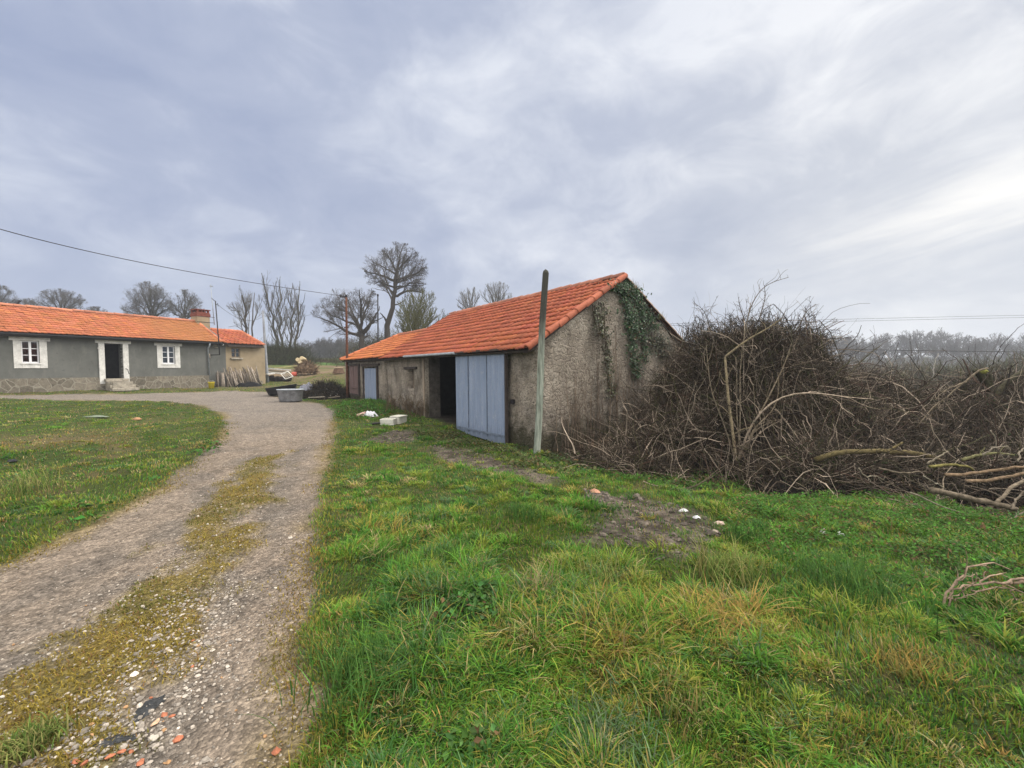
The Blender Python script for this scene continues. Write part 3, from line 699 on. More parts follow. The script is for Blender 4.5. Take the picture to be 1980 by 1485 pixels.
# chimney on the ridge
ch = empty('chimney', HOUSE.w(8.9, HR, HZ) - np.array(house.location), None, None); ch.parent = house
c0, c1 = HOUSE.px(381, 620, HR - .35)[0], HOUSE.px(405.5, 620, HR - .35)[0]
mb = MB(); mb.boxf(HOUSE, c0, c1, HR - .38, HR + .38, HZ - .5, HZ + .42); part(mb, 'stack', M_BEI, ch, bevel=.01)
mb = MB(); mb.boxf(HOUSE, c0 - .03, c1 + .03, HR - .41, HR + .41, HZ + .424, HZ + .60); mb.boxf(HOUSE, c0, c1, HR - .38, HR + .38, HZ + .604, HZ + .70)
for i in range(4):
    for g in (HR - .37, HR + .25): mb.boxf(HOUSE, c0 + .02 + i * (c1 - c0 - .14) / 3, c0 + .12 + i * (c1 - c0 - .14) / 3, g, g + .12, HZ + .704, HZ + .84)
mb.boxf(HOUSE, c0 - .04, c1 + .04, HR - .42, HR + .42, HZ + .844, HZ + .90); part(mb, 'brick_head', M_BRICK, ch)
mb = MB()
for z in (HZ + .40, HZ + .02): mb.boxf(HOUSE, c0 - .01, c1 + .3, HR - .395, HR - .383, z, z + .03)
part(mb, 'strap', M_BLACKM, ch)
# roof hatch standing open on the far slope
hp = HOUSE.px(30, 590, HR + .3); mb = MB(); s_ = hp[0]
P = [HOUSE.w(s_ + q[0], HR + .25 + q[1], HZ + q[2]) for q in ((-.22, 0, -.15), (-.16, 0, -.15), (-.16, .5, -.15), (-.22, .5, -.15), (.12, 0, .40), (.24, 0, .42), (.24, .5, .42), (.12, .5, .40))]
mb.hexa(np.array(P)); part(mb, 'roof_hatch', M_BLACKM, house)
# wall lamp and bracket by the corner
q = HOUSE.px(428, 666); mb = MB(); mb.lathe([(0, -.09), (.06, -.06), (.075, 0), (.05, .07), (0, .09)], HOUSE.w(q[0], -.14, q[1]), 12); mb.boxf(HOUSE, q[0] - .03, q[0] + .03, -.1, .0, q[1] + .03, q[1] + .09); part(mb, 'wall_lamp', M_SASH, house, True)
q = HOUSE.px(415, 667); mb = MB(); mb.boxf(HOUSE, q[0] - .09, q[0] + .09, -.12, 0, q[1] - .1, q[1] + .1); mb.boxf(HOUSE, q[0] - .05, q[0] + .16, -.1, 0, q[1] - .18, q[1] - .13); part(mb, 'meter_box', M_STEP, house, bevel=.01)

# ------------------------------------------------------------------ the annexe
A0, A1 = HS1 + .005, HOUSE.px(505.5, 700)[0]
AR, AZ, AE = 2.35, 4.38, 3.42; as_ = (AZ - AE) / AR
ann = empty('annexe', HOUSE.w(A0, 0, .5), 'small beige annexe with a small barred window joined to the end of the grey farmhouse', 'annexe')
a = HOUSE.px(447.5, 672.5); b = HOUSE.px(464.5, 691.5); AW = (a[0], b[0], b[1], a[1])
mb = MB(); wall(mb, HOUSE, A0, A1, .85, AE - .03, .35, [AW], .3, .008, .01); wall(mb, HOUSE, A0, A1, 0, AE, .3, (), 1., 0, 4.3)
gable(mb, Frame(HOUSE.w(A1, 0, 0)[:2], HOUSE.v[:2]), .05, 4.65, 0., lambda s: AE - .03 + (s if s < AR else 4.7 - s) * as_, .3, .4, zt=[AR], g0=-.0)
part(mb, 'wall', M_BEI, ann)
mb = MB(); wall(mb, HOUSE, A0, A1 + .02, -.1, .845, .4, (), .3, .02, -.05); part(mb, 'base', M_CRZ, ann)
mb = MB(); tile_roof(mb, HOUSE, HS1 - .2, A1 + .06, -.3, AE - .3 * as_ + .06, AR, AZ + .05, tw=.26, rl=.42, base=(.34, .10, .05), amp=.075, seed=35)
tile_roof(mb, HOUSE, HS1 - .2, A1 + .06, 4.9, AE - .2 * as_ + .06, AR, AZ + .05, tw=.4, rl=.6, seed=36)
half_pipes(mb, HOUSE.w(HS1 - .2, AR, AZ + .07), HOUSE.w(A1 + .07, AR, AZ + .07), .12, 9, np.array([0, 0, 1.]), (.42, .15, .08), 38)
half_pipes(mb, HOUSE.w(A1 + .06, -.32, AE - .3 * as_ + .07), HOUSE.w(A1 + .06, AR, AZ + .08), .1, 7, nrm(np.array([.3, -.2, .9])), (.42, .15, .08), 39)
part(mb, 'roof', M_TILE, ann, True)
mb = MB(); slab(mb, HOUSE, HS1 - .19, A1 + .04, -.24, AE - .24 * as_ + .015, AR, AZ, .05); slab(mb, HOUSE, HS1 - .19, A1 + .04, 4.8, AE - .1, AR, AZ, .05); mb.boxf(HOUSE, HS1, A1 + .04, -.3, -.25, AE - .24, AE - .12); part(mb, 'roof_boards', M_WOODD, ann)
w_ = window(AW, HOUSE, ann, M_BEI, False, 2, mat_f=M_WOODG)
mb = MB(); mb.boxf(HOUSE, AW[0] + .28, AW[1] - .03, .13, .15, AW[2] + .05, AW[3] - .05); part(mb, 'blind', M_CURT, ann)
mb = MB(); mb.boxf(HOUSE, AW[0] - .08, AW[1] + .12, -.09, .05, AW[2] - .12, AW[2] - .01); part(mb, 'sill', M_STEP, ann, bevel=.01)
# ------------------------------------------------------------------ grass, leaves and stones on the ground
BARNPOLY = np.array([BARN.w(-.05, -.02, 0)[:2], BARN.w(14.4, -.02, 0)[:2], BARN.w(14.4, 5.7, 0)[:2], BARN.w(-.05, 5.7, 0)[:2]])
HOUSEPOLY = np.array([HOUSE.w(-9, -.05, 0)[:2], HOUSE.w(12.5, -.05, 0)[:2], HOUSE.w(12.5, 5, 0)[:2], HOUSE.w(-9, 5, 0)[:2]])
M_GRASS = vcol('grass_blades', 3., .12, .75, .35, spec=.12)
M_LEAF = vcol('green_leaves', 3., .12, .7, .3, spec=.15)
M_DRY = vcol('dead_leaves', 3., .15, .8, .1, spec=.15)
DRYP = [(gpoly([(x - a, y), (x, y - b), (x + a, y), (x, y + b)]), k) for x, y, a, b, k in ((1330, 1240, 340, 110, 1.), (1480, 1400, 260, 80, .9), (1180, 1300, 200, 80, .6), (1850, 1290, 130, 40, .7), (1770, 1440, 120, 40, .7), (700, 1000, 60, 40, .3))]
LUSH = gpoly([(700, 1120), (1000, 1130), (980, 1300), (800, 1440), (640, 1460), (620, 1250)])

def blades(mb, P, H, W, az, lean, col, K=3, curl=1.):
    """curved tapering blades; P (N,3)"""
    N = len(P); t = np.linspace(0, 1, K + 1)
    d = np.stack([np.sin(az), np.cos(az), np.zeros(N)], 1)
    sdv = np.stack([np.cos(az), -np.sin(az), np.zeros(N)], 1)
    up = (t[None] - .42 * lean[:, None] * t[None] ** 2.2) * H[:, None]
    out = (lean[:, None] * t[None] ** (1 + .8 * curl)) * H[:, None] * .9
    C_ = P[:, None, :] + d[:, None, :] * out[..., None]; C_[..., 2] += up
    w = W[:, None] * (1 - t[None] ** 1.6) * .5
    a = C_[:, :-1] - sdv[:, None] * w[:, :-1, None]; b = C_[:, :-1] + sdv[:, None] * w[:, :-1, None]
    V = np.concatenate([np.stack([a, b], 2).reshape(N, 2 * K, 3), C_[:, -1:]], 1)
    idx = np.arange(N * (2 * K + 1)).reshape(N, 2 * K + 1)
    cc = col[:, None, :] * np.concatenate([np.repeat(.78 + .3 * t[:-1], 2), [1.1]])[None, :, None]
    base = mb.n
    q = [idx[:, [2 * k, 2 * k + 1, 2 * k + 3, 2 * k + 2]] for k in range(K - 1)]
    mb.add(V.reshape(-1, 3), np.concatenate(q), cc.reshape(-1, 3))
    mb.F.append(idx[:, [2 * K - 2, 2 * K - 1, 2 * K]] + base)

def grass():
    r = np.random.default_rng(5); mb = MB()
    def sample(n, r0, r1, a0=-58, a1=70):
        th = np.radians(r.uniform(a0, a1, n)); R = np.exp(r.uniform(math.log(r0), math.log(r1), n)); return R * np.sin(th), R * np.cos(th), R
    PAL = np.array([[.068, .170, .022], [.095, .215, .026], [.038, .105, .022], [.085, .155, .065], [.165, .210, .030], [.250, .215, .045], [.265, .180, .055], [.310, .255, .120]])
    def region(x, y):
        dry = np.zeros(len(x))
        for p, k in DRYP: dry = np.maximum(dry, k * sstep(-.25, .5, sdpoly(x, y, p)))
        return dry, sstep(-.2, .5, sdpoly(x, y, LUSH)), np.exp(-(((x - MOUND[0]) / 1.3) ** 2 + ((y - MOUND[1]) / 1.9) ** 2)), x < -1.8 - .28 * y
    def colours(x, y, dry, lush, mound, br, sd, left):
        n = len(x); u = fbm(x, y, .9, 4, 61); p = np.zeros((n, 8)); q = sstep(.44, .60, fbm(x, y, .4, 4, 64) + .06 * dry)
        p[:, 0] = 1.; p[:, 1] = .9 * sstep(.35, .6, u); p[:, 2] = .6 + 1.6 * lush; p[:, 3] = .25 + .8 * lush + .35 * sstep(.5, .7, fbm(x, y, .7, 3, 65))
        p[:, 4] = .55 + 1.2 * sstep(.45, .65, u); p[:, 5] = .15 + 4. * dry * q + 3. * br + 1.2 * sstep(.5, .1, -sd); p[:, 6] = .05 + 1.8 * dry * q + 2.2 * br; p[:, 7] = .12 + .7 * dry * q + 2.2 * br
        p[left, 4] *= 1.7; p[left, 7] += .35; p[left, 6] += .12; p[mound > .3, 4:] *= .1
        c = (p / p.sum(1, keepdims=True)).cumsum(1); return 1.15 * PAL[(r.random((n, 1)) > c).sum(1).clip(0, 7)]
    def emit(x, y, R, n_each, spread, h, w, lean, col, m2=.6, K=(4, 3), out=.75):
        ci = np.repeat(np.arange(len(x)), n_each); N = len(ci); a0 = r.uniform(0, 2 * PI, N); sp = spread[ci] * np.sqrt(r.random(N))
        X, Y = x[ci] + np.sin(a0) * sp, y[ci] + np.cos(a0) * sp; mm = masks(X, Y); ok = (mm[0] < m2) & (sdpoly(X, Y, BARNPOLY) < -.03) & (sdpoly(X, Y, HOUSEPOLY) < -.1)
        ci, a0, X, Y, sp = [q[ok] for q in (ci, a0, X, Y, sp)]; N = len(ci); Z = hground(X, Y, [q[ok] for q in mm]) - .008
        comb = fbm(X, Y, 1.1, 2, 66) * 9
        az = np.where(r.random(N) < out, a0 + r.normal(0, .5, N), comb + r.normal(0, .6, N))
        ln = np.clip(r.normal(lean, .28, N) * (.45 + .75 * sp / np.maximum(spread[ci], 1e-3)), .05, 1.3)
        H = h[ci] * np.exp(r.normal(0, .25, N)); W = w[ci] * r.uniform(.65, 1.5, N)
        c = col[ci] * np.exp(r.normal(0, .18, (N, 1))) * np.exp(r.normal(0, .05, (N, 3))); st = r.random(N) < .05; c[st] = np.array([.33, .26, .12]) * r.uniform(.6, 1.2, (st.sum(), 1))
        nr = R[ci] < 6; P = np.stack([X, Y, Z], 1)
        for s, k in ((nr, K[0]), (~nr, K[1])):
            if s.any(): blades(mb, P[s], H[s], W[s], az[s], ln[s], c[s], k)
        return N
    # short turf everywhere
    x, y, R = sample(61000, 1.05, 40); m = masks(x, y); tr, ms, so, di, br, sd = m
    dens = (1 - sstep(.15, .8, tr)) * (1 - .75 * sstep(.05, .4, so)) * (1 - .75 * di) * (1 - .3 * br) * sstep(.2, .42, fbm(x, y, .35, 3, 62) + .1)
    k = r.random(len(x)) < dens; x, y, R, di, br, sd = [q[k] for q in (x, y, R, di, br, sd)]; dry, lush, mound, left = region(x, y)
    h = (.022 + .045 * fbm(x, y, .4, 3, 60)) * (1 - .4 * di) * np.where(R > 12, .85, 1.) * (1 + 1.3 * mound)
    N1 = emit(x, y, R, 11, .05 + .016 * R, h, .0036 + .0010 * R, .5, colours(x, y, dry, lush, mound, br, sd, left) * .9, out=.3, K=(3, 2))
    # tussocks
    n = 17800; th = np.radians(r.uniform(-58, 70, n)); R = np.exp(r.uniform(math.log(1.25), math.log(32), n)) ; x, y = R * np.sin(th), R * np.cos(th); m = masks(x, y); tr, ms, so, di, br, sd = m
    dens = (1 - sstep(.05, .5, tr)) * (1 - .93 * sstep(.02, .3, so)) * (1 - .8 * di) * (1 - .5 * br) * sstep(.36, .52, fbm(x, y, .45, 3, 58)) * sstep(.05, .35, -sd)
    k = r.random(n) < dens; x, y, R, di, br, sd = [q[k] for q in (x, y, R, di, br, sd)]; dry, lush, mound, left = region(x, y)
    h = (.040 + .060 * sstep(.35, .75, fbm(x, y, .9, 3, 59)) + .022 * lush) * np.exp(r.normal(0, .25, len(x))) * np.where(left, .62, 1.) * np.where(R > 6, .85, 1.) * (1 - .35 * sstep(.6, .1, -sd)) + .05 * mound
    cnt = (r.integers(22, 50, len(x)) * np.where(R < 4, 1.5, np.where(R < 9, 1.15, .7))).astype(int)
    sp = h * r.uniform(.5, 1., len(x)) + .004 * R
    N2 = emit(x, y, R, cnt, sp, h, .0054 + .0011 * R, .88, colours(x, y, dry, lush, mound, br, sd, left))
    print('grass blades', N1, N2, len(x))
    # moss and short yellow grass between the wheel ruts and along the edges
    x, y, R = sample(190000, 1.2, 14, -54, 20); mm = masks(x, y)
    k = np.maximum(mm[1] * sstep(.22, .42, fbm(x, y, .28, 4, 67) + .05), sstep(.32, .04, np.abs(mm[5] - .02)) * sstep(.35, .6, fbm(x, y, .6, 3, 68)) * .9)
    ok = r.random(len(x)) < k; x, y, R = x[ok], y[ok], R[ok]; n = len(x); print('moss', n)
    z = hground(x, y, [q[ok] for q in mm]) - .003
    nn = fbm(x, y, .5, 3, 69)
    c = mix([.25, .19, .035], [.135, .135, .03], sstep(.35, .65, nn)) * np.exp(r.normal(0, .25, (n, 1)))
    c = np.where((r.random(n) < .18)[:, None], np.array([.22, .13, .05]), c)
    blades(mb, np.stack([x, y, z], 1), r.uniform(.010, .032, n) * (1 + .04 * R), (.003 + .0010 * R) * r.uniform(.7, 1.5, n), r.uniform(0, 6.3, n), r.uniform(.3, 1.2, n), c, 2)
    tag(mb.build('grass', M_GRASS), 'winter grass in green and yellow tussocks growing either side of the gravel track', 'grass', kind='stuff')

def leaf_cover():
    """ground ivy, nettle and bramble leaves in the turf on the right and at the wall foot"""
    r = np.random.default_rng(8); mb = MB()
    zones = [(gpoly([(1380, 985), (1500, 965), (1700, 955), (1900, 1000), (2150, 1050), (2150, 1200), (1850, 1160), (1700, 1140), (1560, 1090), (1430, 1050)]), 15000, .014, (.05, .125, .016)),
             (gpoly([(1140, 905), (1270, 885), (1420, 900), (1500, 950), (1330, 948), (1200, 928)]), 5000, .018, (.045, .11, .014)),
             (gpoly([(800, 838), (880, 838), (980, 870), (1090, 905), (1130, 925), (1000, 905), (870, 865)]), 4200, .024, (.07, .085, .03)),
             (gpoly([(1000, 868), (1160, 862), (1300, 880), (1300, 930), (1130, 910)]), 4000, .026, (.04, .055, .02)),
             (gpoly([(820, 1150), (920, 1130), (960, 1200), (880, 1230)]), 700, .018, (.05, .11, .03)),
             (gpoly([(860, 1440), (960, 1440), (960, 1484), (860, 1484)]), 70, .016, (.05, .11, .025)),
             (gpoly([(120, 1010), (420, 860), (436, 830), (300, 935), (160, 1020), (20, 1085), (5, 1060)]), 1500, .03, (.045, .12, .02)),
             (gpoly([(650, 790), (740, 770), (760, 800), (700, 815), (645, 810)]), 2500, .03, (.05, .12, .02))]
    for poly, n, sz, c0 in zones:
        lo, hi = poly.min(0), poly.max(0); x = r.uniform(lo[0], hi[0], n * 3); y = r.uniform(lo[1], hi[1], n * 3)
        ok = (sdpoly(x, y, poly) > (fbm(x, y, .4, 3, 71) - .5) * .8) & (r.random(n * 3) < sstep(.3, .6, fbm(x, y, .45, 3, 72) + .05)) & (sdpoly(x, y, BARNPOLY) < -.05)
        x, y = x[ok][:n], y[ok][:n]; n_ = len(x)
        h = r.uniform(.01, .10, n_) * (.5 + fbm(x, y, .4, 2, 73))
        P = np.stack([x, y, hground(x, y) + h], 1); a = r.uniform(0, 6.3, n_); s = sz * r.uniform(.6, 1.5, n_)
        tilt = r.normal(0, .45, (n_, 2))
        U = np.stack([np.cos(a), np.sin(a), tilt[:, 0]], 1) * s[:, None]; Wd = np.stack([-np.sin(a), np.cos(a), tilt[:, 1]], 1) * s[:, None] * .62
        c = np.array(c0) * np.exp(r.normal(0, .3, (n_, 1))) * np.exp(r.normal(0, .1, (n_, 3)))
        b = r.random(n_) < .12; c[b] = np.array([.12, .075, .035]) * r.uniform(.6, 1.4, (b.sum(), 1))
        mb.cards(P, U, Wd, c)
    tag(mb.build('ground_leaves', M_LEAF), 'low nettle, ivy and bramble leaves spreading through the turf beside the brushwood', 'ground cover', kind='stuff')

_ico = None
def ico():
    global _ico
    if _ico is None:
        v = np.array([[1, 0, 0], [-1, 0, 0], [0, 1, 0], [0, -1, 0], [0, 0, 1], [0, 0, -1]], float); f = [(0, 2, 4), (2, 1, 4), (1, 3, 4), (3, 0, 4), (2, 0, 5), (1, 2, 5), (3, 1, 5), (0, 3, 5)]
        v = list(map(tuple, v)); mid = {}; nf = []
        def md(a, b):
            k = (min(a, b), max(a, b))
            if k not in mid: q = np.array(v[a]) + np.array(v[b]); q /= np.linalg.norm(q); mid[k] = len(v); v.append(tuple(q))
            return mid[k]
        for a, b, c in f:
            x, y, z = md(a, b), md(b, c), md(c, a); nf += [(a, x, z), (b, y, x), (c, z, y), (x, y, z)]
        _ico = np.array(v), np.array(nf)
    return _ico
def stones(mb, P, S, col, r, flat=.6):
    v, f = ico(); N = len(P); a = r.uniform(0, 6.3, N); sc = np.stack([r.uniform(.7, 1.3, N), r.uniform(.6, 1., N), flat * r.uniform(.7, 1.2, N)], 1) * S[:, None]
    V = v[None] * (1 + r.normal(0, .13, (N, len(v), 1))); V = V * sc[:, None, :]
    ca, sa = np.cos(a)[:, None], np.sin(a)[:, None]; V = np.stack([V[..., 0] * ca - V[..., 1] * sa, V[..., 0] * sa + V[..., 1] * ca, V[..., 2]], -1) + P[:, None, :]
    F_ = (f[None] + (np.arange(N) * len(v))[:, None, None]).reshape(-1, 3)
    mb.add(V.reshape(-1, 3), F_, np.repeat(col, len(v), 0))
M_STONE = vcol('pebbles', 60., .25, .85, 0, .3)
def gravel():
    r = np.random.default_rng(12); mb = MB()
    n = 60000; th = np.radians(r.uniform(-54, 12, n)); R = np.exp(r.uniform(math.log(1.2), math.log(11), n)); x, y = R * np.sin(th), R * np.cos(th); mm = masks(x, y)
    edge = sstep(.5, .0, np.abs(sdpoly(x, y, MOSS) - .02))
    coarse = gpoly([(60, 1484), (170, 1330), (330, 1150), (470, 1130), (450, 1300), (420, 1484)]); cz = sstep(-.15, .2, sdpoly(x, y, coarse))
    k = mm[0] * np.clip(.12 + .45 * edge + .8 * cz - .1 * mm[1], 0.02, 1) * sstep(.25, .55, fbm(x, y, .3, 3, 75) + .1)
    ok = r.random(n) < k; x, y, R, cz = x[ok], y[ok], R[ok], cz[ok]; n = len(x); print('gravel', n)
    S = np.exp(r.normal(math.log(.0042), .42, n)) * (1 + .35 * cz) * (1 + .05 * R)
    c = np.where((r.random(n) < .5)[:, None], np.array([.30, .265, .225]), np.array([.17, .15, .128])) * np.exp(r.normal(0, .25, (n, 1)))
    w_ = r.random(n) < .045; c[w_] = np.array([.42, .385, .33]); o_ = r.random(n) < .02; c[o_] = [.34, .20, .10]
    stones(mb, np.stack([x, y, hground(x, y) + S * .25], 1), S, c, r)
    # soil patches on the right
    for poly in SOILS:
        lo, hi = poly.min(0), poly.max(0); n = 900; x = r.uniform(lo[0], hi[0], n); y = r.uniform(lo[1], hi[1], n); ok = sdpoly(x, y, poly) > -.1; x, y = x[ok], y[ok]; n = len(x)
        S = np.exp(r.normal(math.log(.013), .5, n)); c = np.array([.075, .062, .05]) * np.exp(r.normal(0, .4, (n, 1)))
        stones(mb, np.stack([x, y, hground(x, y) + S * .2], 1), S, c, r)
    tag(mb.build('gravel', M_STONE, None, False), 'loose pale pebbles and grit lying on the track and bare soil', 'gravel', kind='stuff')
grass(); leaf_cover(); gravel()

def brick_bits():
    r = np.random.default_rng(4); v, f = ico()
    M = vcol('broken_brick', 50., .3, .9, 0, .4)
    pts = [(373, 1239, .016), (292, 1350, .016), (318, 1384, .028), (333, 1386, .022), (345, 1432, .04), (235, 1455, .024), (253, 1455, .018), (212, 1465, .026), (146, 1475, .026), (163, 1478, .026), (272, 1476, .03), (534, 1455, .035), (372, 1290, .018), (300, 1400, .03)]
    labs = ['small orange brick crumb beside the pale pebbles in mid track', 'thin orange brick sliver by the tar stain', 'round orange brick lump right of the tar stain', 'orange brick lump touching a rounder one by the tar stain', 'flat ochre brick piece near the edge of the wheel rut', 'orange brick bit among pebbles below the tar stain', 'little orange brick bit beside a larger one below the tar stain', 'ochre brick bit among pebbles left of two orange ones', 'reddest brick piece at the very bottom of the track', 'red brick piece touching another at the bottom of the track', 'long flat pinkish brick flake at the bottom of the track', 'red brick piece lying alone in the bare right wheel rut', 'tiny pink brick crumb near the mossy strip', 'pinkish tan pebble-like brick lump below the tar stain']
    for (x, y, s), lab in zip(pts, labs):
        p = G(x, y); P = v * (1 + r.normal(0, .16, (len(v), 1))) * np.array([1.2, .8, .45]) * s * .55; P = P @ rotz(r.uniform(0, 6)).T
        mb = MB(); mb.add(P, f, np.array([.34, .125, .068]) * r.uniform(.8, 1.15) if 'tan' not in lab else np.array([.45, .30, .2]))
        o = mb.build('brick_fragment', M); o.location = Vector((*p[:2], p[2] + s * .2)); tag(o, lab, 'brick', 'brick fragments on the track')
brick_bits()
# tar stains
for k, (pts, lab) in enumerate(((((285, 1352), (322, 1340), (330, 1352), (300, 1375), (262, 1402), (240, 1398), (262, 1372)), 'larger black tar patch on the stony track'), (((170, 1445), (215, 1420), (285, 1415), (280, 1430), (225, 1440), (185, 1455)), 'narrow black tar patch nearer the bottom of the stony track'))):
    c = np.array([G(*q) for q in pts]); cen = c.mean(0); mb = MB(); n = len(c)
    r = np.random.default_rng(k); ring = []
    for s in (1., .75, .4):
        th = np.linspace(0, n, 40, endpoint=False); i = th.astype(int); fr = (th - i)[:, None]; q = c[i] * (1 - fr) + c[(i + 1) % n] * fr
        q = cen + (q - cen) * s * .8 * (1 + r.normal(0, .12, (40, 1))); q = onground(q, .002 if s == 1 else r.random(40) * .012); ring.append(q)
    ring.append(np.repeat(onground(cen[None], .010), 40, 0)); A = np.array(ring); A = np.concatenate([A, A[:, :1]], 1); mb.grid(A)
    tag(mb.build('tar_patch', vary('old_tar', (.028, .03, .032), 30, .4, 60, .7, .8), None, True), lab, 'tar patch', 'tar patches')
# ------------------------------------------------------------------ bare winter trees
M_BARK = vcol('bark', 22., .5, .95, 0, .8, .1)
M_TWIG = vcol('bare_twigs', 6., .2, .9, 0, 0, .1)
def curve(P0, D, L, K, wig, trop, r):
    N = len(P0); P = np.zeros((N, K, 3)); P[:, 0] = P0; d = D.copy()
    for k in range(1, K):
        d = nrm(d + r.normal(0, wig, (N, 3)) + trop * np.array([0, 0, 1.])); P[:, k] = P[:, k - 1] + d * (L / (K - 1))[:, None]
    return P
def spawn(P, R, m, t0, ang, ratio, env, r, minL=.0, upb=.15, Lpar=None):
    """children of polylines P: m each"""
    N, K, _ = P.shape; T = nrm(np.gradient(P, axis=1)); L = np.linalg.norm(np.diff(P, axis=1), axis=2).sum(1)
    pi = np.repeat(np.arange(N), m); t = np.tile((np.arange(m) + .5) / m, N) * (1 - t0) + t0 + r.normal(0, .5 / m * (1 - t0), N * m); t = np.clip(t, t0, .985)
    x = t * (K - 1); k = np.minimum(x.astype(int), K - 2); f = (x - k)[:, None]
    P0 = P[pi, k] * (1 - f) + P[pi, k + 1] * f; Tn = T[pi, k]
    rp = nrm(np.cross(Tn, r.normal(0, 1, Tn.shape))); a = np.radians(r.normal(ang, ang * .25, len(pi)))[:, None]
    D = nrm(Tn * np.cos(a) + rp * np.sin(a) + np.array([0, 0, upb]))
    Lc = L[pi] * ratio * r.uniform(.55, 1.2, len(pi)) * (1.15 - .55 * t)
    if env is not None:
        best = np.zeros(len(pi))
        for s in (1., .8, .6, .42, .28):
            e = P0 + D * (Lc * s)[:, None]; ins = np.zeros(len(pi), bool)
            for (c, q) in env: ins |= (((e - c) / q) ** 2).sum(1) < 1
            best = np.where((best == 0) & ins, s, best)
        ok = best > 0; Lc = Lc * best
    else: ok = np.ones(len(pi), bool)
    ok &= Lc > minL
    Rc = (R[pi, k] * (1 - f[:, 0]) + R[pi, k + 1] * f[:, 0])
    return P0[ok], D[ok], Lc[ok], Rc[ok]
def branch_levels(limbs, radii, env, r, spec, tw_col, crown, rmin=.012, trunk=None):
    """limbs: list of polylines of equal K; spec: list of (m, t0, angle, ratio, K, wiggle, tropism, thin)"""
    P, R = limbs, radii
    for li, (m, t0, ang, ratio, K, wig, trop, thin) in enumerate(spec):
        P0, D, L, Rc = spawn(P, R, m, t0, ang, ratio, env, r)
        if not len(P0): break
        P = curve(P0, D, L, K, wig, trop, r); r0 = np.maximum(Rc * thin, rmin); R = r0[:, None] * np.linspace(1, .45, K)[None]; R = np.maximum(R, rmin * .6)
        c = np.array(tw_col) * np.exp(r.normal(0, .15, (len(P), 1)))
        crown.tubes(P, R, 4 if li == 0 else 3, c)
        # extend each limb tip with its own twigs
def resample(pl, K):
    pl = np.asarray(pl, float); s = np.concatenate([[0], np.cumsum(np.linalg.norm(np.diff(pl, axis=0), axis=1))]); t = np.linspace(0, s[-1], K)
    out = np.stack([np.interp(t, s, pl[:, i]) for i in range(pl.shape[1])], 1)
    if len(pl) > 2:
        for _ in range(2): out[1:-1] = .25 * out[:-2] + .5 * out[1:-1] + .25 * out[2:]
    return out
SPEC_OAK = [(11, .2, 48, .6, 6, .16, .06, .40), (8, .2, 45, .55, 5, .2, .05, .45), (6, .15, 40, .62, 4, .2, .08, .5), (4, .1, 32, .85, 4, .14, .08, .6)]
SPEC_ASH = [(10, .2, 34, .55, 6, .10, .14, .40), (8, .2, 32, .55, 5, .12, .14, .45), (7, .15, 30, .6, 3, .15, .12, .55)]
def px_tree(name, label, depth, limbs, env, spec, seed, group=None, bark=(.055, .048, .04), twig=(.095, .085, .075), ground_to=None, thick=.85, rmin=.0050, dz=.5, zr=.55):
    """limbs: [(start radius, end radius, [(px,py),...])]; the first is the trunk; env: [(px,py,rx,ry)] photo ellipses at that depth"""
    r = np.random.default_rng(seed); sc = depth / FPX; W = []; RR = []; K = 9
    for i, (ra, rb, pl) in enumerate(limbs):
        q = resample(pl, K); d = np.zeros(K) if i == 0 else np.linspace(0, 1, K) * r.uniform(-1, 1) * np.linalg.norm(q[-1] - q[0]) * sc * dz
        P = np.array([at(x, y, depth + dd) for (x, y), dd in zip(q, d)]); P[1:-1] += r.normal(0, .012 * np.linalg.norm(P[-1] - P[0]), (K - 2, 3))
        W.append(P); RR.append(np.linspace(ra, rb, K) * thick)
    W = np.array(W); RR = np.array(RR)
    b = W[0, 0].copy(); gz = float(hground(b[0], b[1]))
    ev = []
    for (x, y, rx, ry) in env: ev.append((at(x, y, depth), np.array([rx * sc, rx * sc * zr * 1.3, ry * sc])))
    t = empty(name, (b[0], b[1], gz), label, 'tree', group)
    mb = MB()
    if b[2] > gz: mb.tubes(np.array([[b - [0, 0, b[2] - gz + .3], b * [1, 1, 0] + [0, 0, (b[2] + gz) / 2], b]]), np.array([[RR[0, 0] * 1.5, RR[0, 0] * 1.1, RR[0, 0]]]), 8, np.array([bark]))
    mb.tubes(W, RR, 7, np.array(bark) * np.exp(r.normal(0, .1, (len(W), 1))))
    part(mb, 'trunk', M_BARK, t, True)
    cr = MB(); branch_levels(W, RR, ev, r, spec, twig, cr, rmin)
    part(cr, 'crown', M_TWIG, t)
    return t
GT = 'bare trees around the farmyard'
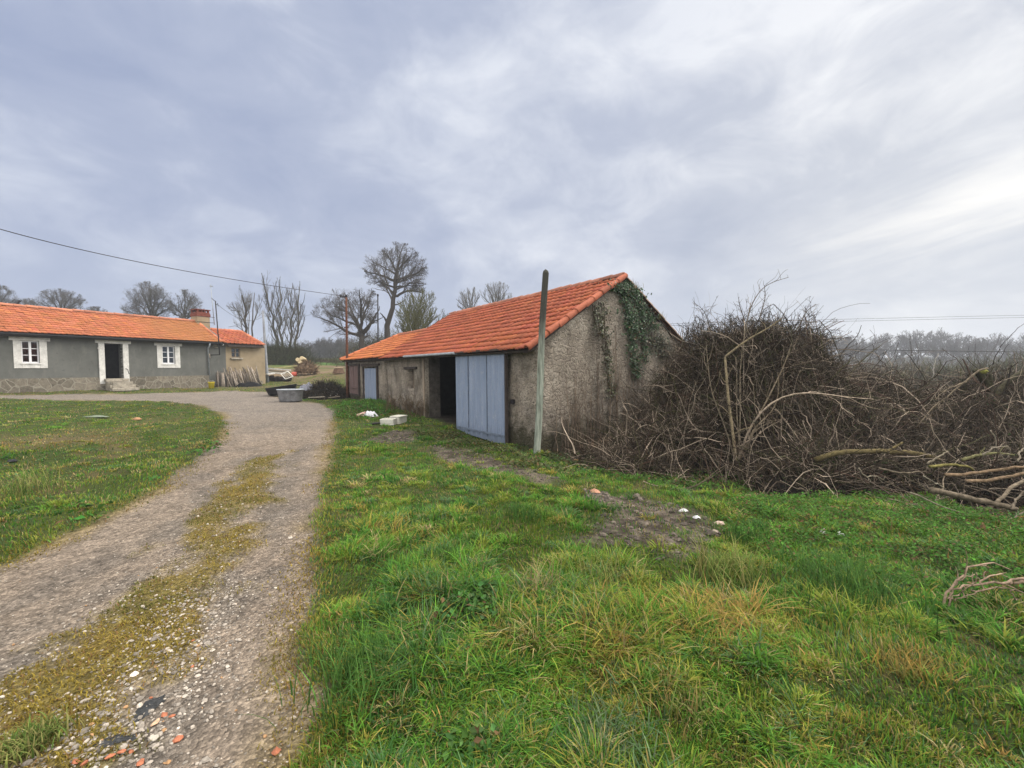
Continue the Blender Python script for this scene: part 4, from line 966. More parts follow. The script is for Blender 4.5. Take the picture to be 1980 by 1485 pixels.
px_tree('oak_tree', 'tall bare oak with a crooked trunk rising above the low outbuilding roof', 48,
    [(.42, .2, [(748, 668), (748, 640), (748, 623), (757, 606), (763, 596), (761, 574), (764, 545), (768, 523)]),
     (.2, .06, [(761, 572), (780, 567), (798, 560), (815, 566)]), (.12, .04, [(760, 566), (750, 556), (738, 549)]), (.2, .05, [(763, 543), (748, 536), (730, 530), (704, 524)]),
     (.2, .05, [(765, 541), (785, 537), (803, 531), (822, 517)]), (.16, .03, [(768, 523), (772, 505), (778, 478)]), (.16, .03, [(767, 525), (758, 508), (748, 490)]), (.15, .03, [(768, 522), (785, 506), (798, 490)]),
     (.16, .05, [(749, 624), (742, 612), (735, 605)]), (.13, .03, [(762, 555), (785, 553), (812, 552)]), (.14, .03, [(766, 530), (740, 515), (718, 505)]), (.10, .03, [(760, 590), (772, 588), (785, 578)]), (.15, .03, [(763, 562), (782, 553), (804, 546), (824, 550)]), (.14, .03, [(763, 556), (742, 548), (718, 543)]), (.12, .03, [(764, 548), (790, 540), (815, 528)])],
    [(765, 516, 64, 47), (800, 546, 34, 34), (724, 528, 28, 26), (740, 555, 16, 16)], SPEC_OAK, 1, GT)
px_tree('oak_tree', 'broad bare oak with low spreading limbs behind the rusty pole', 46,
    [(.45, .3, [(700, 690), (700, 665), (700, 645)]), (.22, .05, [(699, 648), (673, 643), (657, 634), (640, 621), (614, 613)]), (.22, .05, [(699, 645), (688, 622), (672, 603), (646, 592)]),
     (.25, .04, [(700, 645), (699, 610), (698, 585), (695, 560)]), (.2, .04, [(701, 646), (718, 628), (728, 605), (734, 592)]), (.15, .04, [(702, 640), (722, 622), (740, 614)]), (.18, .03, [(698, 640), (680, 600), (666, 565)]), (.15, .03, [(699, 632), (660, 618), (628, 602)]), (.14, .03, [(700, 620), (712, 590), (718, 566)])],
    [(672, 606, 66, 52), (705, 600, 38, 46), (620, 610, 22, 18)], SPEC_OAK, 2, GT)
SPEC_POP = [(9, .2, 30, .34, 6, .09, .16, .42), (5, .2, 30, .5, 4, .12, .14, .5), (4, .15, 30, .6, 3, .12, .1, .6)]
def fan(base, tops, r0, r1, bend=.35):
    out = []
    for x, y in tops: out.append((r0, r1, [base, (base[0] + (x - base[0]) * bend, base[1] + (y - base[1]) * .5), (x, y)]))
    return out
px_tree('willow_tree', 'bushy olive-brown willow thicket tree showing over the barn roof', 36,
    [(.2, .1, [(800, 690), (800, 660), (802, 640)])] + fan((800, 668), [(760, 640), (772, 610), (785, 585), (800, 572), (815, 575), (830, 582), (846, 596), (858, 614), (862, 640), (780, 600), (808, 590), (822, 600), (838, 615), (770, 630)], .09, .02),
    [(812, 616, 60, 60)], [(12, .2, 30, .5, 6, .10, .12, .5), (8, .15, 28, .5, 5, .12, .12, .6), (5, .1, 28, .6, 4, .12, .1, .7)], 3, GT, twig=(.115, .115, .05), bark=(.08, .08, .04), rmin=.010)
px_tree('ash_tree', 'left one of two pale bare crowns just above the barn ridge', 60, [(.25, .12, [(912, 640), (911, 615), (910, 600)])] + fan((911, 612), [(882, 578), (892, 565), (903, 556), (915, 560), (928, 570), (886, 592)], .12, .03), [(905, 582, 32, 30)], SPEC_ASH, 4, GT, twig=(.14, .13, .11))
px_tree('ash_tree', 'right one of two pale bare crowns just above the barn ridge', 60, [(.28, .14, [(962, 640), (961, 615), (961, 600)])] + fan((961, 606), [(932, 572), (942, 556), (955, 548), (968, 548), (980, 560), (990, 576), (948, 566)], .13, .03), [(960, 576, 38, 32)], SPEC_ASH, 5, GT, twig=(.14, .13, .11))
# behind the farmhouse
px_tree('oak_tree', 'bare oak behind the house roof with the chimney-side crown', 62, [(.4, .2, [(357, 680), (357, 640), (358, 618)])] + fan((357, 618), [(335, 590), (345, 572), (358, 562), (372, 570), (384, 588), (328, 604), (390, 606)], .15, .03), [(357, 592, 36, 34)], SPEC_OAK, 6, GT)
px_tree('oak_tree', 'biggest bare oak behind the house roof left of the chimney', 62, [(.45, .25, [(296, 680), (295, 640), (294, 615)])] + fan((295, 622), [(245, 606), (256, 580), (270, 560), (288, 548), (305, 550), (322, 570), (332, 592), (238, 600), (280, 570)], .18, .03), [(288, 584, 52, 40)], SPEC_OAK, 7, GT)
px_tree('oak_tree', 'bare oak with rounded crown behind the left end of the house roof', 66, [(.4, .2, [(120, 680), (120, 640), (119, 606)])] + fan((119, 610), [(76, 585), (88, 570), (105, 562), (122, 560), (140, 568), (154, 580), (160, 592)], .15, .03), [(116, 588, 46, 30)], SPEC_OAK, 8, GT)
px_tree('oak_tree', 'bare oak cut off by the left frame edge behind the house', 60, [(.4, .2, [(-8, 680), (-8, 640), (-8, 610)])] + fan((-8, 610), [(-40, 570), (-20, 552), (0, 550), (18, 562), (28, 580), (34, 592)], .15, .03), [(-8, 585, 42, 36)], SPEC_OAK, 9, GT)
px_tree('oak_tree', 'small low bare crown behind the house between bigger oaks', 80, [(.3, .15, [(188, 680), (188, 640), (187, 616)])] + fan((187, 616), [(165, 602), (178, 594), (192, 594), (206, 602), (48, 596)][:4], .1, .03), [(186, 604, 26, 12)], SPEC_OAK, 10, GT)
px_tree('oak_tree', 'sparse low bare crown behind the roof hatch', 75, [(.3, .15, [(60, 680), (60, 640), (58, 606)])] + fan((58, 606), [(32, 584), (44, 576), (58, 580), (72, 588)], .1, .03), [(54, 594, 28, 18)], SPEC_OAK, 11, GT)
# tall thin stems beyond the annexe
px_tree('ash_tree', 'slender twin-stemmed bare tree directly behind the annexe roof', 50, [(.22, .1, [(478, 700), (477, 660), (476, 640), (474, 600), (468, 570)]), (.16, .04, [(490, 700), (488, 640), (490, 600), (492, 566)]), (.08, .03, [(477, 640), (462, 610), (448, 585)]), (.08, .03, [(476, 625), (458, 600), (446, 600)]), (.08, .02, [(488, 630), (500, 600), (506, 580)]), (.05, .02, [(476, 645), (455, 628), (442, 632)])], [(474, 595, 38, 44)], SPEC_ASH, 12, GT, twig=(.13, .12, .105))
for i, (x, xb, top, lab) in enumerate(((506, 541, 528, 'thin leaning bare tree tallest of the row right of the annexe'), (541, 543, 540, 'straight bare tree in the middle of the row right of the annexe'), (566, 560, 552, 'bare tree with rising branches in the row right of the annexe'), (580, 572, 548, 'rightmost slender bare tree of the row right of the annexe'))):
    h = 696 - top
    px_tree('poplar_tree', lab, 52, [(.2, .04, [(xb, 698), (xb + (x - xb) * .25, 696 - h * .35), (xb + (x - xb) * .6, 696 - h * .7), (x, top)])] + [(.07, .02, [(xb + (x - xb) * f_, 696 - h * f_ * .98), (xb + (x - xb) * f_ + s_ * 8, 696 - h * (f_ + .12)), (xb + (x - xb) * f_ + s_ * 15, 696 - h * (f_ + .3))]) for f_, s_ in ((.2, -1.1), (.28, 1.1), (.35, -1), (.42, 1), (.5, -.9), (.58, .9), (.66, -.6))],
            [(xb + (x - xb) * .6, 696 - h * .55, 24, h * .5)], SPEC_POP, 20 + i, GT, twig=(.12, .11, .095), rmin=.0065, bark=(.075, .07, .055))

# ---- farther woods: copies of a few bare trees, each its own object
def proto(seed, H, W_, col):
    r = np.random.default_rng(seed); K = 7; P = [np.stack([r.normal(0, .02, K) * H, r.normal(0, .02, K) * H, np.linspace(-.5, H * .8, K)], 1)]; R = [np.linspace(.045, .012, K) * H * .5]
    for i in range(9):
        a = r.uniform(0, 6.3); z0 = H * r.uniform(.2, .55); L = W_ * r.uniform(.6, 1.) * .5; e = np.array([math.cos(a) * L, math.sin(a) * L, z0 + L * r.uniform(.5, 1.2)])
        q = np.linspace(0, 1, K)[:, None]; P.append(np.array([0, 0, z0]) * (1 - q) + e * q + r.normal(0, .01 * H, (K, 3)) * q); R.append(np.linspace(.016, .006, K) * H * .5)
    P = np.array(P); R = np.array(R); mb = MB(); mb.tubes(P, R, 5, np.array(col))if False else mb.tubes(P, R, 5, np.tile(np.array(col), (len(P), 1)))
    cr = MB(); branch_levels(P, R, [(np.array([0, 0, H * .6]), np.array([W_ * .52, W_ * .52, H * .42]))], r, [(10, .2, 42, .5, 5, .18, .08, .6), (7, .15, 40, .55, 4, .2, .08, .7), (5, .1, 38, .6, 3, .2, .08, .8)], np.array(col) * 1.1, cr, H * .0027)
    return mb, cr
LABS_R = ['far bare tree in the misty wood across the valley']
protos = []
for i in range(4): protos.append(proto(100 + i, 11., [9., 10., 7., 8.][i], (.055, .05, .042)))
pobj = []
def far_tree(k, loc, s, rz, label, group, nm='bare_tree'):
    if len(pobj) <= k:
        pobj.append(None)
    if pobj[k] is None:
        t = empty(nm, (0, 0, 0), label, 'tree', group)
        part(protos[k][0], 'trunk', M_BARK, t, True); part(protos[k][1], 'crown', M_TWIG, t); pobj[k] = t
    else:
        src = pobj[k]; t = src.copy(); COL.objects.link(t)
        for c in src.children:
            q = c.copy(); COL.objects.link(q); q.parent = t
    t['label'] = label; t['group'] = group
    t.location = Vector([float(q) for q in loc]); t.scale = (s, s, s * 1.0); t.rotation_euler = (0, 0, rz)
r = np.random.default_rng(77)
pobj = [None] * 4
def wood(xs, dep, tops, label, group, jitter=8):
    for x in xs:
        d = dep + r.uniform(-jitter, jitter); x = x + r.uniform(-6, 6); b = at(x, 712, d); z = float(hground(b[0], b[1])); top = tops(x) + r.uniform(-6, 10); zt = at(x, top, d)[2]
        far_tree(r.integers(0, 4), (b[0], b[1], z - .2), max(.25, (zt - z) / 11.), r.uniform(0, 6.3), label, group)
wood(np.arange(1585, 2060, 20), 150, lambda x: 642 - 8 * (abs(x - 1730) < 30) - 8 * (abs(x - 1800) < 30), 'bare tree in the misty wood across the valley on the right', 'bare trees of the wood across the valley')
wood(np.arange(1600, 2060, 34), 118, lambda x: 662 if x < 1850 else 652, 'bare tree in the nearer row of the valley wood', 'nearer bare trees of the valley wood')
wood(np.arange(588, 690, 8), 125, lambda x: 652, 'bare tree in the grey wood beyond the green field', 'bare trees beyond the green field')
wood(np.arange(612, 690, 13), 112, lambda x: 660, 'bare tree in the grey wood beyond the green field', 'bare trees beyond the green field')
wood(np.arange(1330, 1590, 18), 150, lambda x: 665, 'bare tree in the misty wood across the valley on the right', 'bare trees of the wood across the valley')
wood(np.arange(-20, 500, 40), 130, lambda x: 640, 'bare tree far behind the farmhouse', 'bare trees far behind the farmhouse')
# undergrowth and hedges as masses of twigs
def scrub(name, pts, width, height, n, col, label, seed, L=1.4, dz=0., cat='undergrowth', kind='stuff', rad=.016):
    """brush along a ground polyline"""
    r = np.random.default_rng(seed); q = resample(pts, 60); k = r.integers(0, 60, n); P = q[k] + r.normal(0, 1, (n, 2)) * width * .5
    h = height * (.7 + .6 * fbm(P[:, 0], P[:, 1], 6, 3, seed)) * np.exp(-((P - q[k]) ** 2).sum(1) / (width * .7) ** 2)
    z = hground(P[:, 0], P[:, 1]) + r.random(n) ** .7 * h
    D = nrm(r.normal(0, 1, (n, 3)) + [0, 0, .9]); C_ = curve(np.stack([P[:, 0], P[:, 1], z], 1), D, r.uniform(.5, 1.3, n) * L, 4, .25, .05, r)
    mb = MB(); mb.tubes(C_, np.full((n, 4), rad) * np.array([1.2, 1, .8, .5]), 3, np.array(col) * np.exp(r.normal(0, .3, (n, 1))) * np.exp(r.normal(0, .08, (n, 3))))
    # dense heart
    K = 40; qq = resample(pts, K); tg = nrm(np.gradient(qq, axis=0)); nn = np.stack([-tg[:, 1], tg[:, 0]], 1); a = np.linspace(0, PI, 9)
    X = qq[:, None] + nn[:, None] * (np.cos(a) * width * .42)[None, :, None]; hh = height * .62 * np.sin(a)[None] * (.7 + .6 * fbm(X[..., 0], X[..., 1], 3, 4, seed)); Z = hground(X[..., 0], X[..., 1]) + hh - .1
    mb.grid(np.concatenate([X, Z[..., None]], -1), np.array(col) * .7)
    return tag(mb.build(name, M_TWIG), label, cat, kind=kind)
gp = lambda *p: np.array([at(x, 712, d)[:2] for x, d in p])
scrub('undergrowth', gp((498, 52), (530, 51), (560, 51), (586, 52)), 1.6, 2.2, 5000, (.055, .058, .03), 'dark undergrowth at the feet of the thin tree row right of the annexe', 31)
scrub('hedge', gp((588, 62), (612, 62), (652, 62)), 1.0, .55, 1500, (.075, .055, .035), 'low brown hedge at the edge of the green field', 32, .45, cat='hedge', kind='thing')
scrub('undergrowth', gp((576, 128), (620, 128), (672, 126), (700, 120)), 4, 2.2, 4500, (.075, .075, .07), 'grey brushwood under the wood beyond the green field', 33, 2.2, rad=.035)
scrub('undergrowth', gp((712, 56), (730, 54), (760, 52), (790, 50), (860, 52)), 4, 4.2, 7000, (.075, .07, .04), 'tangled brushwood between the two oaks behind the outbuilding', 34, 1.8)
scrub('undergrowth', gp((1330, 140), (1600, 140), (1760, 142), (1900, 140), (2080, 140)), 7, 3., 7000, (.07, .068, .055), 'misty brushwood under the wood across the valley', 35, 2.6, rad=.04)
scrub('undergrowth', gp((1600, 66), (1700, 62), (1800, 58), (1900, 56), (2050, 54)), 9, 3.4, 11000, (.095, .075, .045), 'brown scrub on the valley slope beyond the brambles', 36, 2., rad=.026)
scrub('undergrowth', gp((1780, 36), (1850, 34), (1950, 33), (2060, 32)), 5, 3.9, 9000, (.075, .07, .04), 'olive scrub close behind the cut tree stump', 37, 1.6, rad=.018)
# ------------------------------------------------------------------ brambles, shrub, cut tree and brushwood on the right
M_CANE = vcol('bramble_canes', 5., .2, .85, 0, 0, .15)
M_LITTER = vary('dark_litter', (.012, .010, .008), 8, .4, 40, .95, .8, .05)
def thicket(name, label, domes, n_arc, n_twig, n_leaf, n_sprig, seed, foot=None):
    """domes: (px, depth, rx, ry, top photo y). Arching canes fill the volume under them."""
    r = np.random.default_rng(seed); D = []
    for x, dp, rx, ry, yt in domes:
        p = at(x, yt, dp); D.append((p[0], p[1], rx, ry, p[2]))
    D = np.array(D)
    def Hh(x, y):
        h = np.full(x.shape, -9.); g = hground(x, y)
        for cx, cy, rx, ry, tz in D:
            q = 1 - ((x - cx) / rx) ** 2 - ((y - cy) / ry) ** 2
            h = np.maximum(h, np.where(q > 0, g + (tz - g) * np.sqrt(np.clip(q, 0, 1)), -9))
        h = np.where(h > -8, g + (h - g) * (.68 + .55 * fbm(x, y, .9, 4, seed)), h)
        return h, g
    def pick(n):
        wgt = D[:, 2] * D[:, 3]; k = r.choice(len(D), n, p=wgt / wgt.sum()); a = r.uniform(0, 6.3, n); q = np.sqrt(r.random(n)) * .98
        return D[k, 0] + np.cos(a) * q * D[k, 2], D[k, 1] + np.sin(a) * q * D[k, 3]
    cols = np.array([[.058, .045, .033], [.022, .017, .012], [.056, .034, .025], [.27, .22, .17], [.045, .044, .019]])
    def colr(n, p): return cols[r.choice(5, n, p=p)] * np.exp(r.normal(0, .25, (n, 1)))
    c0 = np.array([D[:, 0].mean(), D[:, 1].mean()]); t = empty(name, (c0[0], c0[1], float(hground(*c0))), label, 'brambles')
    # arching canes
    mb = MB(); n = n_arc; x0, y0 = pick(n); a = r.uniform(0, 6.3, n); L = r.uniform(.5, 2.2, n); x2, y2 = x0 + np.cos(a) * L, y0 + np.sin(a) * L
    h1, g1 = Hh((x0 + x2) / 2, (y0 + y2) / 2); h0, g0 = Hh(x0, y0); h2, g2 = Hh(x2, y2)
    ok = (h1 > g1 + .15); x0, y0, x2, y2, h1, g1, g0, h0, h2, g2 = [q[ok] for q in (x0, y0, x2, y2, h1, g1, g0, h0, h2, g2)]; n = len(x0)
    z0 = g0 + (np.maximum(h0, g0) - g0) * np.where(r.random(n) < .35, 0, r.random(n)); z2 = g2 + (np.maximum(h2, g2) - g2) * r.random(n) ** .7 * 1.0
    ap = g1 + (h1 - g1) * r.uniform(.6, 1.12, n); flat = r.random(n) < .72; z0 = np.where(flat, g0 + (np.maximum(h0, g0) - g0) * r.beta(1.6, 1., n), z0); ap = np.where(flat, np.minimum(ap, np.maximum(z0, z2) + r.normal(.05, .16, n)), ap); zc = 2 * ap - (z0 + z2) / 2
    K = 9; tt = np.linspace(0, 1, K)[None, :, None]
    A = np.stack([x0, y0, z0], 1)[:, None]; B = np.stack([(x0 + x2) / 2, (y0 + y2) / 2, zc], 1)[:, None]; E_ = np.stack([x2, y2, z2], 1)[:, None]
    P = A * (1 - tt) ** 2 + 2 * B * tt * (1 - tt) + E_ * tt ** 2 + np.cumsum(r.normal(0, .014, (n, K, 3)) * np.where(flat, 1.9, 1.)[:, None, None], 1)
    fl = np.where(flat)[0]; m_ = len(fl); q_ = P[fl, r.integers(1, 8, m_)]; gq = hground(q_[:, 0], q_[:, 1]); q_[:, 2] = np.maximum(q_[:, 2], gq + .05)
    P[fl] = curve(q_, nrm(r.normal(0, 1, (m_, 3)) * [1, 1, .75]), r.uniform(.35, 1.5, m_), 9, .20, -.025, r)
    rad = (np.exp(r.normal(math.log(.0042), .45, n)) + .006 * (r.random(n) < .07))[:, None] * np.linspace(1.15, .6, K)[None]
    mb.tubes(P, rad, 3, colr(n, [.35, .25, .10, .18, .12])); part(mb, 'canes', M_CANE, t)
    # short crooked twigs, thickest near the outside
    mb = MB(); n = n_twig; x, y = pick(n); h, g = Hh(x, y); ok = h > g + .1; x, y, h, g = x[ok], y[ok], h[ok], g[ok]; n = len(x)
    z = g + (h - g) * r.beta(3, 1.1, n); d = nrm(r.normal(0, 1, (n, 3)) + [0, -.15, .25]); P = curve(np.stack([x, y, z], 1), d, r.uniform(.12, .55, n), 5, .32, .02, r)
    mb.tubes(P, np.exp(r.normal(math.log(.0032), .3, n))[:, None] * np.linspace(1.1, .5, 5)[None], 3, colr(n, [.36, .26, .10, .16, .12])); part(mb, 'twigs', M_CANE, t)
    # curled dead leaves
    mb = MB(); n = n_leaf; x, y = pick(n); h, g = Hh(x, y); ok = h > g + .1; x, y, h, g = x[ok], y[ok], h[ok], g[ok]; n = len(x)
    z = g + (h - g) * r.beta(2.5, 1., n) * 1.04; U = nrm(r.normal(0, 1, (n, 3))); W = nrm(np.cross(U, r.normal(0, 1, (n, 3)))); s = np.exp(r.normal(math.log(.016), .35, n))[:, None]
    lc = np.array([[.05, .035, .022], [.028, .05, .014], [.075, .045, .028], [.02, .018, .013]])[r.choice(4, n, p=[.25, .35, .12, .28])] * np.exp(r.normal(0, .3, (n, 1)))
    mb.cards(np.stack([x, y, z], 1), U * s, W * s * .55, lc); part(mb, 'dead_leaves', M_DRY, t)
    # whips standing out of the top
    if n_sprig:
        n = n_sprig; x, y = pick(n * 3); h, g = Hh(x, y); o = r.permutation(np.argsort(-(h - g))[:int(n * 2.2)])[:n]; x, y, h = x[o], y[o], h[o]; d = nrm(r.normal(0, .55, (n, 3)) + [0, 0, .8])
        P = curve(np.stack([x, y, h - .25], 1), d, r.uniform(.35, .95, n), 9, .14, -.03, r); R = np.linspace(.006, .0028, 9)[None] * r.uniform(.7, 1.2, (n, 1)); mb = MB(); mb.tubes(P, R, 4, colr(n, [.4, .4, .1, .1, 0]))
        P0, D_, L_, R_ = spawn(P, R, 9, .15, 45, .32, None, r); P2 = curve(P0, D_, L_, 4, .25, .03, r); mb.tubes(P2, np.full((len(P2), 4), .0032) * np.array([1, .9, .8, .6]), 3, colr(len(P2), [.4, .4, .1, .1, 0]))
        R2 = np.full((len(P2), 4), .003); P0, D_, L_, R_ = spawn(P2, R2, 4, .2, 50, .5, None, r); P3 = curve(P0, D_, L_, 3, .2, 0, r); mb.tubes(P3, np.full((len(P3), 3), .0028), 3, colr(len(P3), [.4, .4, .1, .1, 0]))
        part(mb, 'whips', M_CANE, t)
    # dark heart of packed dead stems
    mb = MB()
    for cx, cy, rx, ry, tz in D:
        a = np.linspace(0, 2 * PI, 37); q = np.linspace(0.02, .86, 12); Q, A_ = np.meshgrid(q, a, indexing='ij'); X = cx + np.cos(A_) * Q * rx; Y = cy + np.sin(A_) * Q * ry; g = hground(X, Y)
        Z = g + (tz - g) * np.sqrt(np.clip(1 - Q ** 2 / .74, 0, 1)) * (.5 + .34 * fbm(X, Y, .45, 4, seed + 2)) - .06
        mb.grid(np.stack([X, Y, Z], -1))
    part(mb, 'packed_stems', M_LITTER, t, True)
    return t
thicket('bramble_thicket', 'tall tangled grey-brown thicket behind the pale-stemmed shrub, with whips above its top', [(1475, 9.0, 1.2, 1.1, 600), (1385, 9.2, .95, .9, 612), (1430, 9.0, .9, .9, 596), (1550, 9.1, .95, 1., 618), (1475, 8.3, 1.2, .65, 740), (1600, 8.7, 1.0, .9, 690)], 8000, 18000, 24000, 220, 201)
thicket('bramble_bank', 'dark bramble bank heaped against the ivy-covered gable wall of the barn', [(1150, 8.9, .6, .45, 872), (1225, 9.2, .65, .55, 842), (1280, 9.6, .6, .6, 775), (1300, 10.2, .7, .8, 705), (1345, 10.4, .8, .9, 632), (1310, 8.6, .9, .7, 815), (1375, 8.4, .9, .6, 790), (1230, 8.0, .9, .5, 880), (1370, 9.2, .6, .6, 690)], 6500, 9000, 20000, 0, 202)
thicket('bramble_thicket', 'long low brown bramble mass stretching from the shrub to the cut tree on the right', [(1670, 9.4, 1.4, 1.2, 712), (1770, 9.4, 1.5, 1.2, 745), (1880, 9.1, 1.5, 1.2, 742), (1990, 8.8, 1.6, 1.3, 730), (1620, 8., 1.3, .9, 780), (1760, 8., 1.6, .9, 800), (1905, 7.8, 1.4, .9, 772), (2080, 8., 1.6, 1.3, 740)], 9500, 17000, 20000, 26, 203)
thicket('brush_heap', 'low heap of dead grey stems along the front foot of the brambles', [(1535, 7.0, .75, .5, 885), (1590, 7.0, 1.0, .5, 865), (1710, 6.9, 1.1, .5, 872), (1840, 6.6, 1.1, .55, 880), (1960, 6.4, 1.0, .6, 860)], 2600, 4200, 7000, 0, 204)

def gdepth(x, y): return float((G(x, y) - CAM) @ FW)
def poly_branch(name, label, cat, lines, depth, col, seed, group=None, mat=None, sides=7, twig=0, parts=None):
    """lines: [(r0, r1, [(px,py[,ddepth])...])]"""
    r = np.random.default_rng(seed); K = 12; W = []; RR = []
    for ra, rb, pl in lines:
        q3 = np.array([(p[0], p[1], p[2] if len(p) > 2 else 0.) for p in pl]); q = resample(q3, K); W.append(np.array([at(x, y, depth + d) for x, y, d in q])); RR.append(np.linspace(ra, rb, K))
    W = np.array(W); RR = np.array(RR) * .72; col = np.array(col) * .62; W[:, 1:-1] += r.normal(0, .006, W[:, 1:-1].shape); b = W[0, 0]
    t = MB(); t.tubes(W, RR, sides, np.array(col) * np.exp(r.normal(0, .12, (len(W), 1))), True, .18)
    if twig:
        P0, D, L, R_ = spawn(W, RR, twig, .2, 50, .3, None, r); P = curve(P0, D, L, 5, .2, .03, r); t.tubes(P, np.maximum(R_[:, None] * .4, .004) * np.linspace(1, .5, 5)[None], 4, np.array(col) * np.exp(r.normal(0, .2, (len(P), 1))))
    o = t.build(name, mat or M_BARK, None, True, origin=b); return tag(o, label, cat, group)
# the pale shrub: its stems one below the other
sh = empty('hawthorn_shrub', G(1425, 890), 'pale bare many-stemmed shrub standing in front of the tall bramble thicket', 'shrub')
def stems(name, lines, col, seed, twig=6, mat=M_BARK):
    r = np.random.default_rng(seed); K = 14; W = []; RR = []
    for ra, rb, pl in lines:
        q3 = np.array([(p[0], p[1], p[2] if len(p) > 2 else 0.) for p in pl]); q = resample(q3, K); W.append(np.array([at(x, y, 7.75 + d) for x, y, d in q])); RR.append(np.linspace(ra, rb, K))
    W = np.array(W); RR = np.array(RR) * .68; mb = MB(); mb.tubes(W, RR, 7, .8 * np.array(col) * np.exp(r.normal(0, .12, (len(W), 1))), False, .2)
    P0, D, L, R_ = spawn(W, RR, twig, .25, 45, .3, None, r); P = curve(P0, D, L, 6, .2, .05, r); mb.tubes(P, np.maximum(R_[:, None] * .4, .004) * np.linspace(1, .5, 6)[None], 4, np.array(col) * .9 * np.exp(r.normal(0, .2, (len(P), 1))))
    part(mb, name, mat, sh, True)
stems('trunk', [(.045, .03, [(1424, 892), (1416, 830), (1407, 760), (1402, 690)]), (.03, .014, [(1402, 690), (1440, 660, -.1), (1490, 632, -.2), (1512, 615, -.3)])], (.27, .22, .14), 301, 4)
stems('stem', [(.03, .012, [(1428, 888, -.05), (1450, 820, -.3), (1480, 785, -.4), (1515, 762, -.5), (1570, 757, -.6), (1630, 768, -.6), (1688, 772, -.6)])], (.36, .29, .22), 302, 5)
stems('stem', [(.028, .01, [(1432, 886), (1440, 840), (1470, 800), (1495, 750), (1520, 700), (1530, 665)]), (.02, .008, [(1440, 870), (1455, 830), (1500, 790), (1508, 740), (1504, 720)])], (.25, .20, .14), 303, 6)
stems('stem', [(.022, .008, [(1420, 885), (1400, 820), (1375, 760), (1368, 700), (1365, 660)]), (.02, .008, [(1428, 880), (1432, 800), (1430, 720), (1440, 640), (1452, 585)]), (.018, .007, [(1432, 880), (1424, 800), (1425, 740), (1422, 690)]), (.02, .006, [(1430, 880), (1460, 830), (1500, 812), (1512, 810)]), (.02, .006, [(1436, 884), (1452, 850), (1462, 822), (1490, 812), (1510, 812)])], (.22, .18, .13), 304, 6)
stems('stem', [(.016, .006, [(1440, 640), (1452, 590), (1470, 560), (1490, 546), (1525, 536)]), (.014, .006, [(1440, 620), (1430, 590), (1428, 575)]), (.014, .006, [(1470, 610), (1480, 575), (1478, 552)]), (.014, .006, [(1540, 640), (1560, 600), (1578, 588)]), (.014, .005, [(1380, 660), (1362, 600), (1342, 585)])], (.13, .11, .09), 305, 10)
stems('stem', [(.018, .006, [(1444, 930, -.6), (1452, 860, -.7), (1475, 830, -.7), (1512, 812, -.7)]), (.014, .005, [(1500, 790, -.4), (1560, 870, -.6), (1590, 910, -.7)]), (.012, .005, [(1460, 920, -.6), (1490, 880, -.7), (1520, 900, -.7)])], (.25, .20, .15), 306, 4)
# log and cut tree
poly_branch('fallen_log', 'long mossy log lying across the foot of the brambles', 'log', [(.058, .05, [(1576, 890, .1), (1610, 876), (1660, 872), (1720, 872), (1770, 876), (1815, 888)]), (.03, .02, [(1720, 872), (1735, 862), (1745, 855)])], 6.6, (.20, .16, .075), 310)
cut = empty('cut_tree', G(1915, 850), 'dark mossy cut-back tree stump forking into two limbs at the right edge', 'tree')
def cutpart(nm, lines, col, seed, mat=M_BARK, twig=0):
    r = np.random.default_rng(seed); K = 10; W = []; RR = []
    for ra, rb, pl in lines: q = resample(np.array(pl, float), K); W.append(at(q[:, 0], q[:, 1], 8.3)); RR.append(np.linspace(ra, rb, K))
    mb = MB(); mb.tubes(np.array(W), np.array(RR), 9, np.array([col] * len(W)), True, .2)
    if twig: P0, D, L, R_ = spawn(np.array(W), np.array(RR), twig, .3, 50, .6, None, r); P = curve(P0, D, L, 6, .2, .05, r); mb.tubes(P, np.maximum(R_[:, None] * .25, .005) * np.linspace(1, .5, 6)[None], 4, np.array([.12, .10, .08]) * np.ones((len(P), 1)))
    part(mb, nm, mat, cut, True)
cutpart('trunk', [(.10, .075, [(1918, 850), (1918, 800), (1916, 770), (1912, 745)])], (.03, .028, .018), 320)
cutpart('limb', [(.07, .05, [(1913, 755), (1904, 738), (1894, 722), (1886, 716)]), (.07, .05, [(1912, 750), (1912, 735), (1910, 722)])], (.035, .033, .018), 321)
cutpart('limb', [(.06, .04, [(1916, 775), (1935, 750), (1960, 728), (1985, 716), (2020, 705)])], (.05, .045, .028), 322, twig=4)
mb = MB(); r_ = np.random.default_rng(3); v_, f_ = ico(); mb.add(v_ * (1 + r_.normal(0, .15, (len(v_), 1))) * [.06, .04, .05] + at(1904, 718, 7.6), f_, [.20, .20, .05]); part(mb, 'moss_cap', M_BARK, cut, True)
poly_branch('broken_branch', 'pale broken bough slanting down from the cut tree into the brambles', 'branch', [(.026, .010, [(1910, 712), (1886, 716), (1868, 738), (1840, 760), (1800, 790), (1772, 826)]), (.02, .008, [(1868, 738), (1830, 752), (1812, 770)])], 7.3, (.26, .21, .15), 323, twig=4)
poly_branch('broken_branch', 'whitish upright dead stick rising from the low brambles against the valley', 'branch', [(.016, .008, [(1806, 735), (1804, 715), (1812, 690), (1814, 683)])], 9.0, (.5, .47, .42), 324)
poly_branch('bramble_cane', 'pair of dark thin canes leaning into the sky beside the cut tree', 'cane', [(.009, .004, [(1920, 705), (1926, 680), (1950, 650), (1985, 622)]), (.007, .003, [(1930, 700), (1945, 672), (1960, 655)]), (.006, .003, [(1640, 690), (1680, 670), (1715, 655), (1740, 650)])], 7.5, (.06, .05, .045), 325)
